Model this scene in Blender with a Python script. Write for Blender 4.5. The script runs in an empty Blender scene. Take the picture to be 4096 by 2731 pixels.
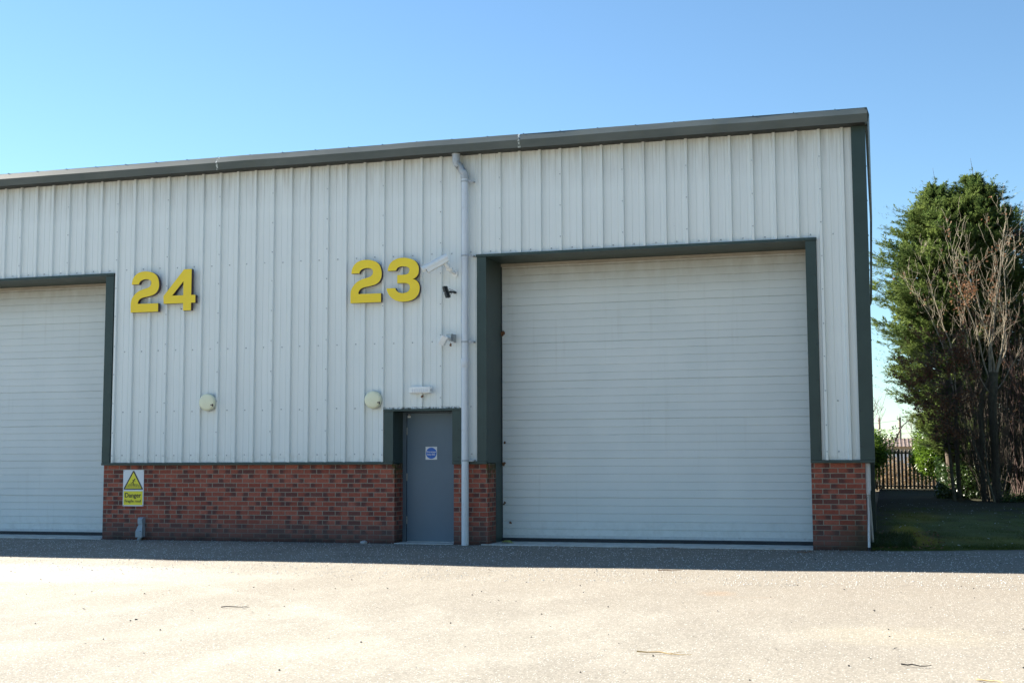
import bpy, bmesh, math, random
import numpy as np
from mathutils import Vector, Matrix
from mathutils.geometry import tessellate_polygon

R = math.radians
random.seed(7); rng = np.random.default_rng(11)
SC = bpy.context.scene
COL = SC.collection

# ---------------------------------------------------------------- camera
F_PX, YAW, PITCH, ROLL = 5113.44, 0.2816, 0.0922, -0.0043
CAM = Vector((15.15, -19.4045, 1.333))
fw = Vector((-math.sin(YAW)*math.cos(PITCH), math.cos(YAW)*math.cos(PITCH), math.sin(PITCH)))
r0 = Vector((math.cos(YAW), math.sin(YAW), 0)); u0 = r0.cross(fw)
rr = r0*math.cos(ROLL)+u0*math.sin(ROLL); uu = -r0*math.sin(ROLL)+u0*math.cos(ROLL)
cd = bpy.data.cameras.new('camera'); cam = bpy.data.objects.new('camera', cd); COL.objects.link(cam)
cam.matrix_world = Matrix(((rr.x, uu.x, -fw.x, CAM.x), (rr.y, uu.y, -fw.y, CAM.y), (rr.z, uu.z, -fw.z, CAM.z), (0, 0, 0, 1)))
cd.sensor_width = 36; cd.lens = 36*F_PX/4096; cd.clip_end = 3000; cd.clip_start = .1
SC.camera = cam

# ---------------------------------------------------------------- sky and sun
SUN_EL = R(30); SUN_REL = R(73.8)              # relative to the facade normal (+Y), towards -X
sd = Vector((-math.sin(SUN_REL)*math.cos(SUN_EL), math.cos(SUN_REL)*math.cos(SUN_EL), math.sin(SUN_EL)))
w = bpy.data.worlds.new('World'); SC.world = w; w.use_nodes = True
nt = w.node_tree; bg = nt.nodes['Background']
sky = nt.nodes.new('ShaderNodeTexSky'); sky.sky_type = 'NISHITA'; sky.sun_disc = False
sky.sun_elevation = SUN_EL; sky.sun_rotation = math.atan2(sd.x, sd.y)
sky.altitude = 0; sky.air_density = 1.0; sky.dust_density = 0.0; sky.ozone_density = 3.0
tint = nt.nodes.new('ShaderNodeMix'); tint.data_type = 'RGBA'; tint.blend_type = 'MULTIPLY'; tint.inputs[0].default_value = 1
tint.inputs[7].default_value = (.735, .85, .875, 1); nt.links.new(sky.outputs[0], tint.inputs[6]); nt.links.new(tint.outputs[2], bg.inputs[0]); bg.inputs[1].default_value = 0.05
sl = bpy.data.lights.new('sun', 'SUN'); sl.energy = 5.0; sl.angle = R(.53); sl.color = (1, .92, .79)
so = bpy.data.objects.new('sun', sl); COL.objects.link(so)
so.rotation_euler = (-sd).to_track_quat('-Z', 'Y').to_euler()
SC.view_settings.view_transform = 'Standard'; SC.view_settings.look = 'None'
SC.view_settings.exposure = 2.15; SC.view_settings.gamma = 1

# ---------------------------------------------------------------- helpers
def tag(o, label=None, cat=None, group=None, kind=None):
    if label: o['label'] = label
    if cat: o['category'] = cat
    if group: o['group'] = group
    if kind: o['kind'] = kind
    return o
def empty(name, loc=(0, 0, 0), label=None, cat=None, group=None):
    o = bpy.data.objects.new(name, None); COL.objects.link(o); o.location = loc
    o.empty_display_size = .1
    return tag(o, label, cat, group)
class MB:
    """collects geometry in world coordinates; build() links it as one mesh object"""
    def __init__(s): s.v = []; s.f = []; s.m = []; s.sm = []
    def add(s, V, F, mi=0, smooth=False):
        b = len(s.v); s.v += [tuple(p) for p in V]
        for f in F: s.f.append(tuple(i+b for i in f)); s.m.append(mi); s.sm.append(smooth)
        return s
    def box(s, x0, x1, y0, y1, z0, z1, mi=0):
        V = [(x, y, z) for z in (z0, z1) for y in (y0, y1) for x in (x0, x1)]
        return s.add(V, [(0, 2, 3, 1), (4, 5, 7, 6), (0, 1, 5, 4), (2, 6, 7, 3), (0, 4, 6, 2), (1, 3, 7, 5)], mi)
    def bbox(s, x0, x1, y0, y1, z0, z1, b=.004, mi=0, mat=None):
        """box with bevelled edges"""
        bm = bmesh.new(); bmesh.ops.create_cube(bm, size=1)
        for v in bm.verts: v.co = Vector(((x0+x1)/2+v.co.x*(x1-x0), (y0+y1)/2+v.co.y*(y1-y0), (z0+z1)/2+v.co.z*(z1-z0)))
        bmesh.ops.bevel(bm, geom=bm.edges[:], offset=b, segments=2, affect='EDGES', profile=.5)
        if mat is not None: bm.transform(mat)
        V = [v.co[:] for v in bm.verts]; F = [[v.index for v in f.verts] for f in bm.faces]; bm.free()
        return s.add(V, F, mi)
    def quad(s, a, b, c, d, mi=0): return s.add([a, b, c, d], [(0, 1, 2, 3)], mi)
    def prism(s, pts, d, mi=0):
        """polygon pts (3D, planar) extruded by vector d"""
        n = len(pts); d = Vector(d); V = [Vector(p) for p in pts]+[Vector(p)+d for p in pts]
        F = [tuple(range(n))[::-1], tuple(range(n, 2*n))]+[(i, (i+1) % n, n+(i+1) % n, n+i) for i in range(n)]
        return s.add(V, F, mi)
    def tube(s, pts, rad, k=8, mi=0, cap=True, smooth=True):
        pts = [Vector(p) for p in pts]; n = len(pts)
        if not hasattr(rad, '__len__'): rad = [rad]*n
        V = []; prev = None
        for i, p in enumerate(pts):
            t = (pts[min(i+1, n-1)]-pts[max(i-1, 0)]).normalized()
            if prev is None: a = t.orthogonal().normalized()
            else:
                a = prev-t*prev.dot(t)
                a = a.normalized() if a.length > 1e-6 else t.orthogonal().normalized()
            prev = a; b = t.cross(a)
            for j in range(k):
                q = 2*math.pi*j/k; V.append(p+(a*math.cos(q)+b*math.sin(q))*rad[i])
        F = [(i*k+j, i*k+(j+1) % k, (i+1)*k+(j+1) % k, (i+1)*k+j) for i in range(n-1) for j in range(k)]
        s.add(V, F, mi, smooth)
        if cap: s.add(V[:k], [tuple(range(k))[::-1]], mi); s.add(V[-k:], [tuple(range(k))], mi)
        return s
    def dome(s, c, r, axis=(0, -1, 0), h=.5, k=8, rings=3, mi=0):
        c = Vector(c); ax = Vector(axis).normalized(); a = ax.orthogonal().normalized(); b = ax.cross(a)
        V = []; F = []
        for i in range(rings):
            q = i/rings*math.pi/2
            for j in range(k):
                t = 2*math.pi*j/k
                V.append(c+(a*math.cos(t)+b*math.sin(t))*r*math.cos(q)+ax*r*h*math.sin(q))
        V.append(c+ax*r*h)
        for i in range(rings-1):
            for j in range(k): F.append((i*k+j, i*k+(j+1) % k, (i+1)*k+(j+1) % k, (i+1)*k+j))
        for j in range(k): F.append(((rings-1)*k+j, (rings-1)*k+(j+1) % k, rings*k))
        return s.add(V, F, mi, True)
    def build(s, name, mat, parent=None, **kw):
        me = bpy.data.meshes.new(name); me.from_pydata(s.v, [], s.f)
        for m in (mat if isinstance(mat, (list, tuple)) else [mat]): me.materials.append(m)
        me.polygons.foreach_set('material_index', s.m); me.polygons.foreach_set('use_smooth', s.sm)
        o = bpy.data.objects.new(name, me); COL.objects.link(o)
        if parent is not None:
            o.parent = parent; me.transform(Matrix.Translation(-wloc(parent)))
        me.update(); return tag(o, **kw)
def wloc(o):
    l = Vector(o.location)
    while o.parent: o = o.parent; l += Vector(o.location)
    return l
def np_mesh(name, V, nper, mat, parent=None, smooth=False, **kw):
    """V: (n*nper,3) array, each consecutive nper verts are a face"""
    V = np.asarray(V, np.float32).reshape(-1, 3)
    if parent is not None: V = V-np.array(wloc(parent), np.float32)
    n = len(V)//nper; me = bpy.data.meshes.new(name)
    me.vertices.add(len(V)); me.vertices.foreach_set('co', V.ravel())
    me.loops.add(len(V)); me.loops.foreach_set('vertex_index', np.arange(len(V), dtype=np.int32))
    me.polygons.add(n); me.polygons.foreach_set('loop_start', np.arange(n, dtype=np.int32)*nper)
    me.polygons.foreach_set('loop_total', np.full(n, nper, np.int32))
    me.materials.append(mat); me.update(); me.validate()
    o = bpy.data.objects.new(name, me); COL.objects.link(o)
    if parent is not None: o.parent = parent
    return tag(o, **kw)

# ---------------------------------------------------------------- materials
class NT:
    def __init__(s, name):
        s.mat = bpy.data.materials.new(name); s.mat.use_nodes = True
        s.t = s.mat.node_tree; s.b = s.t.nodes['Principled BSDF']
        s.geo = s.t.nodes.new('ShaderNodeNewGeometry').outputs['Position']
    def set(s, i, v):
        sock = s.b.inputs[i]
        if hasattr(v, 'is_output'): s.t.links.new(v, sock)
        else: sock.default_value = (*v, 1) if isinstance(v, tuple) and len(v) == 3 else v
    def _in(s, sock, v):
        if hasattr(v, 'is_output'): s.t.links.new(v, sock)
        elif isinstance(v, tuple) and len(v) == 3 and sock.type == 'RGBA': sock.default_value = (*v, 1)
        else: sock.default_value = v
    def m(s, op, a, b=0., c=0., clamp=False):
        n = s.t.nodes.new('ShaderNodeMath'); n.operation = op; n.use_clamp = clamp
        for i, v in enumerate((a, b, c)): s._in(n.inputs[i], v)
        return n.outputs[0]
    def sep(s, v):
        n = s.t.nodes.new('ShaderNodeSeparateXYZ'); s._in(n.inputs[0], v); return n.outputs
    def comb(s, x=0., y=0., z=0.):
        n = s.t.nodes.new('ShaderNodeCombineXYZ')
        for i, v in enumerate((x, y, z)): s._in(n.inputs[i], v)
        return n.outputs[0]
    def map(s, v, sc=(1, 1, 1)):
        n = s.t.nodes.new('ShaderNodeVectorMath'); n.operation = 'MULTIPLY'; s._in(n.inputs[0], v); n.inputs[1].default_value = sc
        return n.outputs[0]
    def noise(s, scale, detail=4, rough=.55, vec=None, out='Fac'):
        n = s.t.nodes.new('ShaderNodeTexNoise'); n.inputs['Scale'].default_value = scale
        n.inputs['Detail'].default_value = detail; n.inputs['Roughness'].default_value = rough
        s._in(n.inputs['Vector'], vec if vec is not None else s.geo); return n.outputs[out]
    def voro(s, scale, vec=None, out='Distance', rnd=1.):
        n = s.t.nodes.new('ShaderNodeTexVoronoi'); n.inputs['Scale'].default_value = scale
        n.inputs['Randomness'].default_value = rnd
        s._in(n.inputs['Vector'], vec if vec is not None else s.geo); return n.outputs[out]
    def white(s, vec, out='Value'):
        n = s.t.nodes.new('ShaderNodeTexWhiteNoise'); s._in(n.inputs['Vector'], vec); return n.outputs[out]
    def ramp(s, fac, a, b, c0=0., c1=1.):
        n = s.t.nodes.new('ShaderNodeMapRange'); n.clamp = True; s._in(n.inputs[0], fac)
        for i, v in enumerate((a, b, c0, c1)): n.inputs[i+1].default_value = v
        return n.outputs[0]
    def mix(s, fac, a, b, mode='MIX'):
        n = s.t.nodes.new('ShaderNodeMix'); n.data_type = 'RGBA'; n.blend_type = mode
        s._in(n.inputs[0], fac); s._in(n.inputs[6], a); s._in(n.inputs[7], b); return n.outputs[2]
    def bump(s, h, strength=.3, dist=.01):
        n = s.t.nodes.new('ShaderNodeBump'); n.inputs['Strength'].default_value = strength
        n.inputs['Distance'].default_value = dist; s._in(n.inputs['Height'], h)
        s.t.links.new(n.outputs[0], s.b.inputs['Normal'])
def simple(name, col, rough=.5, metal=0., var=.12, vs=3., bump=0., spec=.5, dirt=None):
    n = NT(name); f = n.noise(vs, 5, .6)
    c = n.mix(n.ramp(f, .3, .7), tuple(x*(1-var) for x in col), tuple(min(1, x*(1+var)) for x in col))
    if dirt: c = n.mix(n.ramp(n.noise(9, 6, .7), .56, .75, 0, dirt[1]), c, dirt[0])
    n.set('Base Color', c); n.set('Roughness', rough); n.set('Metallic', metal); n.set('Specular IOR Level', spec)
    if bump: n.bump(n.noise(120, 3), bump, .003)
    return n.mat
def streaks(n, sx=9, sz=.35):
    return n.noise(1, 5, .6, n.map(n.geo, (sx, sx, sz)))
# profiled cladding: goosewing-like pale grey, dirt washed down from the gutter and at the foot
def mk_clad():
    n = NT('pale_cladding'); x, y, z = n.sep(n.geo)
    base = n.mix(n.ramp(streaks(n, 14, .25), .35, .7), (.79, .83, .82), (.84, .875, .86))
    base = n.mix(n.ramp(n.noise(.7, 3), .35, .7, 0, .5), base, (.75, .79, .785))
    top = n.m('MULTIPLY', n.ramp(z, 5.55, 6.25), n.ramp(streaks(n, 16, 1.1), .38, .66, .25, 1))
    base = n.mix(n.m('MULTIPLY', top, .55), base, (.36, .33, .28))
    sp = n.ramp(n.noise(16, 2), .75, .79)
    base = n.mix(n.m('MULTIPLY', sp, .25), base, (.2, .18, .15))
    foot = n.m('MULTIPLY', n.ramp(z, 1.5, 1.31), n.ramp(n.noise(11, 4), .45, .65))
    base = n.mix(n.m('MULTIPLY', foot, .3), base, (.35, .36, .32))
    # moss and grit on the little ledge above the personnel door
    led = n.m('MULTIPLY', n.m('MULTIPLY', n.m('MULTIPLY', n.ramp(z, 2.2, 2.165), n.ramp(z, 2.15, 2.155)), n.ramp(n.m('ABSOLUTE', n.m('SUBTRACT', x, 8.05)), .75, .7)), n.ramp(n.noise(22, 3), .45, .6))
    base = n.mix(led, base, (.06, .06, .045))
    n.set('Base Color', base); n.set('Roughness', .42); n.set('Specular IOR Level', .45)
    return n.mat
# sectional door: ribbed steel panels, dirty under the lintel
def mk_secdoor():
    n = NT('panel_door_steel'); x, y, z = n.sep(n.geo)
    base = n.mix(n.ramp(n.noise(1.2, 4), .35, .65), (.70, .745, .745), (.755, .79, .785))
    row = n.m('FLOOR', n.m('DIVIDE', n.m('SUBTRACT', z, .088), .6285))
    rv = n.white(n.comb(row, 3., 1.)); base = n.mix(n.m('MULTIPLY', rv, .25), base, (.67, .715, .72))
    d = n.m('MULTIPLY', n.ramp(z, 4.0, 4.62), n.ramp(n.noise(1, 5, .6, n.map(n.geo, (5, 1, 2.5))), .25, .6, .55, 1))
    base = n.mix(n.m('MULTIPLY', d, .85), base, (.36, .31, .24))
    rn = n.m('MULTIPLY', n.ramp(n.noise(1, 5, .65, n.map(n.geo, (11, 1, .35))), .56, .78), n.ramp(n.noise(.9, 3), .4, .6))
    base = n.mix(n.m('MULTIPLY', rn, .3), base, (.42, .41, .36))
    ft = n.m('MULTIPLY', n.ramp(z, .45, .1), n.ramp(n.noise(7, 5, .7), .42, .68))
    base = n.mix(n.m('MULTIPLY', ft, .3), base, (.33, .33, .30))
    s2 = n.m('MULTIPLY', n.ramp(n.noise(60, 2), .66, .72), n.ramp(n.noise(2.5, 2), .5, .62))
    base = n.mix(n.m('MULTIPLY', s2, .35), base, (.25, .24, .2))
    n.set('Base Color', base); n.set('Roughness', .38); n.set('Specular IOR Level', .5)
    n.bump(n.m('ADD', n.m('MULTIPLY', n.noise(260, 2), .05), n.noise(1.6, 2, .5, n.map(n.geo, (.6, 1, 1.4)))), .25, .02)
    return n.mat
def mk_brick():
    n = NT('red_brick'); x, y, z = n.sep(n.geo)
    s_ = n.m('ADD', x, n.m('ADD', y, 40.045))          # runs round corners
    zz = n.m('DIVIDE', n.m('ADD', z, .015), .0755); row = n.m('FLOOR', zz); fz = n.m('FRACT', zz)
    xs = n.m('DIVIDE', n.m('ADD', s_, n.m('MULTIPLY', n.m('MODULO', row, 2.), .1125)), .225)
    col = n.m('FLOOR', xs); fx = n.m('FRACT', xs)
    idv = n.comb(col, row, 0.)
    rnd = n.white(idv); rnd2 = n.white(n.comb(row, col, 5.)); rnd3 = n.white(n.comb(col, row, 9.))
    wob = n.m('MULTIPLY', n.m('SUBTRACT', n.noise(38, 3), .5), .10)
    ex = n.m('MINIMUM', n.m('ADD', fx, 0.), n.m('SUBTRACT', 1., fx)); ez = n.m('MINIMUM', fz, n.m('SUBTRACT', 1., fz))
    mx = n.m('ADD', ex, n.m('MULTIPLY', wob, .3)); mz = n.m('ADD', ez, wob)
    isb = n.m('MULTIPLY', n.ramp(mx, .018, .034), n.ramp(mz, .05, .10))
    red = n.mix(rnd, (.33, .085, .056), (.47, .145, .096))
    red = n.mix(n.ramp(n.noise(30, 5, .7), .35, .75, 0, .6), red, (.17, .045, .03))
    # dark kiln burn: some bricks wholly, many at one end
    side = n.m('ABSOLUTE', n.m('SUBTRACT', n.ramp(rnd2, .5, .5001), fx))
    ramp = n.ramp(n.m('ADD', side, n.m('MULTIPLY', n.m('SUBTRACT', n.noise(26, 4), .5), .35)), .52, .30)
    endb = n.m('MULTIPLY', n.ramp(rnd3, .50, .52), ramp)
    whole = n.ramp(rnd3, .11, .10, 0, .85)
    dark = n.m('MAXIMUM', endb, whole)
    dark = n.m('MULTIPLY', dark, n.ramp(n.noise(45, 4), .2, .55, .55, 1))
    brick = n.mix(n.m('MULTIPLY', dark, .82), red, (.080, .046, .045))
    # faint bloom
    bl = n.m('MULTIPLY', n.ramp(n.noise(4, 5, .7), .58, .78), n.ramp(n.noise(60, 3), .4, .7))
    brick = n.mix(n.m('MULTIPLY', bl, .4), brick, (.42, .36, .34))
    mort = n.mix(n.noise(24, 3), (.26, .22, .17), (.38, .33, .265))
    c = n.mix(isb, mort, brick)
    # damp, splash dirt on the bottom courses, moss on the right hand pier
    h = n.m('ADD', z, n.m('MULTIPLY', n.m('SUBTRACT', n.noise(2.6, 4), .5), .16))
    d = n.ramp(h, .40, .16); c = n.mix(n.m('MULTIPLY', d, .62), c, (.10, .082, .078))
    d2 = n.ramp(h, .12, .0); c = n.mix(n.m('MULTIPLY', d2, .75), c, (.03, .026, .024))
    px = n.m('MULTIPLY', n.ramp(x, 14.3, 14.85), n.ramp(n.m('ADD', h, n.m('MULTIPLY', n.noise(9, 4), .3)), .78, .35))
    c = n.mix(n.m('MULTIPLY', px, .7), c, (.062, .050, .026))
    mossx = n.m('MAXIMUM', n.m('MAXIMUM', n.ramp(n.m('ABSOLUTE', n.m('SUBTRACT', x, 7.53)), .05, .02), n.ramp(n.m('ABSOLUTE', n.m('SUBTRACT', x, 9.13)), .045, .015)), n.ramp(x, 15.5, 15.6))
    ms = n.m('MULTIPLY', mossx, n.m('MULTIPLY', n.ramp(z, .95, 1.2), n.ramp(n.noise(20, 4), .38, .55)))
    c = n.mix(n.m('MULTIPLY', ms, .9), c, (.07, .075, .02))
    n.set('Base Color', c); n.set('Roughness', .88); n.set('Specular IOR Level', .25)
    n.bump(n.m('ADD', n.m('MULTIPLY', isb, .8), n.m('MULTIPLY', n.noise(90, 4, .7), .35)), .6, .006)
    return n.mat
def mk_green(name='green_flashing', col=(.050, .078, .076)):
    n = NT(name); x, y, z = n.sep(n.geo)
    c = n.mix(n.ramp(n.noise(2.2, 5, .6), .3, .7), tuple(v*.88 for v in col), tuple(v*1.16 for v in col))
    c = n.mix(n.ramp(n.noise(1, 4, .6, n.map(n.geo, (7, 7, .5))), .58, .75, 0, .35), c, tuple(v*1.55 for v in col))
    c = n.mix(n.ramp(n.voro(22), .06, .03, 0, .35), c, (.3, .3, .27))
    n.set('Base Color', c); n.set('Roughness', .45); n.set('Specular IOR Level', .4)
    n.bump(n.noise(300, 2), .15, .001)
    return n.mat
def mk_gutter():
    n = NT('weathered_gutter'); x, y, z = n.sep(n.geo)
    c = n.mix(n.ramp(n.noise(1.1, 6, .65, n.map(n.geo, (1, 1, 3))), .3, .7), (.066, .088, .090), (.108, .130, .130))
    c = n.mix(n.ramp(n.noise(1, 5, .65, n.map(n.geo, (6, 6, 1))), .55, .8, 0, .4), c, (.10, .11, .075))
    # old white sealant drips at the two joints
    for jx in (4.42, 9.75):
        d = n.m('ABSOLUTE', n.m('SUBTRACT', n.m('ADD', x, n.m('MULTIPLY', n.m('SUBTRACT', n.noise(14, 3), .5), .10)), jx))
        c = n.mix(n.m('MULTIPLY', n.ramp(d, .02, .012), n.ramp(n.noise(25, 3), .46, .54)), c, (.5, .55, .55))
    n.set('Base Color', c); n.set('Roughness', .5); n.set('Specular IOR Level', .4)
    n.bump(n.noise(60, 4), .2, .003)
    return n.mat
def mk_asphalt():
    n = NT('worn_asphalt'); x, y, z = n.sep(n.geo)
    big = n.noise(.35, 5, .6); mid = n.noise(1.0, 5, .65, n.map(n.geo, (1.2, .55, 1)))
    c = n.mix(n.ramp(big, .3, .7), (.208, .192, .157), (.275, .255, .208))
    c = n.mix(n.ramp(mid, .45, .75, 0, .8), c, (.41, .39, .335))
    # paler worn band in front of the left door and scoured tracks
    dx = n.m('SUBTRACT', x, 4.5); dy = n.m('ADD', y, 5.4)
    dd = n.m('SQRT', n.m('ADD', n.m('MULTIPLY', dx, n.m('MULTIPLY', dx, .09)), n.m('MULTIPLY', dy, dy)))
    dd = n.m('ADD', dd, n.m('MULTIPLY', n.m('SUBTRACT', n.noise(1.5, 3), .5), .5))
    c = n.mix(n.ramp(dd, 1.25, .9, 0, .55), c, (.50, .48, .43))
    # less worn and browner on the right
    rt = n.m('MULTIPLY', n.ramp(n.m('ADD', x, n.m('MULTIPLY', y, .25)), 9.5, 13.5), .62)
    c = n.mix(rt, c, (.235, .205, .165))
    for (px, py, sx, sy, colr, k) in ((5.75, -3.35, .55, .32, (.085, .06, .05), .8), (8.0, -2.4, .5, .2, (.07, .068, .055), .6),
                                      (13.45, -5.9, .22, .26, (.32, .20, .10), .8), (13.9, -6.2, .25, .05, (.28, .17, .10), .5),
                                      (15.2, -8.6, .8, .6, (.42, .38, .27), .45), (15.3, -.75, .8, .35, (.075, .075, .045), .6)):
        ax = n.m('DIVIDE', n.m('SUBTRACT', x, px), sx); ay = n.m('DIVIDE', n.m('SUBTRACT', y, py), sy)
        e = n.m('ADD', n.m('MULTIPLY', ax, ax), n.m('MULTIPLY', ay, ay))
        e = n.m('ADD', e, n.m('MULTIPLY', n.m('SUBTRACT', n.noise(5, 4, .7), .5), 3.0))
        c = n.mix(n.ramp(e, 1.3, -.2, 0, k), c, colr)
    bn = n.ramp(n.m('ADD', y, n.m('MULTIPLY', n.noise(.5, 4), 3.)), -7.5, -3.5, 0, .5)
    c = n.mix(n.m('MULTIPLY', bn, n.ramp(x, 5.5, 9, .25, 1)), c, (.21, .168, .118))
    # faint curved tyre scrubs and darker damp mottling
    tr = n.m('ABSOLUTE', n.m('SUBTRACT', n.m('SQRT', n.m('ADD', n.m('POWER', n.m('SUBTRACT', x, 2.), 2.), n.m('POWER', n.m('ADD', y, 16.), 2.))), 11.2))
    c = n.mix(n.m('MULTIPLY', n.ramp(tr, .16, .05), n.ramp(n.noise(2, 4), .4, .65, 0, .35)), c, (.47, .45, .40))
    c = n.mix(n.ramp(n.noise(2.6, 6, .7, n.map(n.geo, (1, .5, 1))), .56, .72, 0, .35), c, (.17, .155, .13))
    # hairline crack on the right
    ck = n.m('ABSOLUTE', n.m('SUBTRACT', n.m('ADD', y, n.m('MULTIPLY', n.noise(1.3, 5, .7), 1.6)), -4.1))
    c = n.mix(n.m('MULTIPLY', n.ramp(ck, .02, .008), n.m('MULTIPLY', n.ramp(x, 13.2, 13.8), .6)), c, (.06, .055, .05))
    # fine aggregate
    ag = n.voro(85, out='Color'); agr = n.sep(ag)[0]
    c = n.mix(n.ramp(agr, .0, 1., 0, .75), n.mix(.5, c, (.10, .10, .10)), n.mix(.32, c, (.42, .40, .37)))
    sp = n.noise(36, 3, .7); c = n.mix(n.ramp(sp, .58, .72, 0, .5), c, (.55, .53, .48))
    sp = n.noise(24, 3, .7); c = n.mix(n.ramp(sp, .60, .74, 0, .45), c, (.07, .065, .06))
    # bright chips
    v = n.t.nodes.new('ShaderNodeTexVoronoi'); v.inputs['Scale'].default_value = 26
    n.t.links.new(n.geo, v.inputs['Vector'])
    chip = n.m('MULTIPLY', n.ramp(v.outputs['Distance'], .15, .11), n.ramp(n.sep(v.outputs['Color'])[1], .66, .70))
    c = n.mix(n.m('MULTIPLY', chip, .85), c, (.80, .80, .78))
    v2 = n.t.nodes.new('ShaderNodeTexVoronoi'); v2.inputs['Scale'].default_value = 45
    n.t.links.new(n.geo, v2.inputs['Vector'])
    chip = n.m('MULTIPLY', n.ramp(v2.outputs['Distance'], .26, .2), n.ramp(n.sep(v2.outputs['Color'])[0], .62, .66))
    c = n.mix(n.m('MULTIPLY', chip, .7), c, (.62, .62, .60))
    # hairline cracks
    n.set('Base Color', c); n.set('Roughness', .9); n.set('Specular IOR Level', .25)
    n.bump(n.m('ADD', n.m('MULTIPLY', agr, .5), n.noise(30, 4, .7)), .45, .006)
    return n.mat
def mk_lawn():
    n = NT('mossy_lawn'); x, y, z = n.sep(n.geo)
    c = n.mix(n.ramp(n.noise(1.1, 6, .7), .35, .65), (.085, .115, .030), (.15, .175, .052))
    c = n.mix(n.ramp(n.noise(.8, 5, .6, n.map(n.geo, (1.6, .5, 1))), .52, .68, 0, .8), c, (.050, .034, .020))
    for (px, py, sx, sy, k) in ((15.5, 4.2, .28, 3.0, 1.), (15.72, 2.0, .22, 1.2, 1.), (15.8, 11, .5, 3, .6), (16.7, 2.2, 1.0, 1.0, .3)):
        ax = n.m('DIVIDE', n.m('SUBTRACT', x, px), sx); ay = n.m('DIVIDE', n.m('SUBTRACT', y, py), sy)
        e = n.m('ADD', n.m('ADD', n.m('MULTIPLY', ax, ax), n.m('MULTIPLY', ay, ay)), n.m('MULTIPLY', n.m('SUBTRACT', n.noise(4, 5, .7), .5), 2.2))
        c = n.mix(n.ramp(e, 1.6, .3, 0, k), c, (.30, .25, .015))
    c = n.mix(n.ramp(n.noise(45, 4, .75), .35, .7, 0, .65), c, (.018, .020, .011))
    c = n.mix(n.ramp(n.noise(26, 3, .7), .70, .76, 0, .8), c, (.30, .27, .2))
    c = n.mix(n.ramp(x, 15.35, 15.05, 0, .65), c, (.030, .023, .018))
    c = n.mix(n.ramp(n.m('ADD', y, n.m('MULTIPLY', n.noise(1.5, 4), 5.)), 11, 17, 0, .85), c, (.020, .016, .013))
    n.set('Base Color', c); n.set('Roughness', .95); n.set('Specular IOR Level', .15)
    n.bump(n.noise(40, 5, .75), .7, .02)
    return n.mat
def mk_leaf(name, c1, c2, transl=.35, rough=.55, spec=.3, scale=2.5):
    n = NT(name); f = n.noise(scale, 3, .6); f2 = n.noise(22, 2)
    c = n.mix(n.ramp(n.m('ADD', n.m('MULTIPLY', f, .5), n.m('MULTIPLY', f2, .5)), .38, .62), c1, c2)
    n.set('Base Color', c); n.set('Roughness', rough); n.set('Specular IOR Level', spec)
    tr = n.t.nodes.new('ShaderNodeBsdfTranslucent'); n.t.links.new(c, tr.inputs[0])
    ms = n.t.nodes.new('ShaderNodeMixShader'); ms.inputs[0].default_value = transl
    out = n.t.nodes['Material Output']
    n.t.links.new(n.b.outputs[0], ms.inputs[1]); n.t.links.new(tr.outputs[0], ms.inputs[2]); n.t.links.new(ms.outputs[0], out.inputs[0])
    return n.mat
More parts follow.
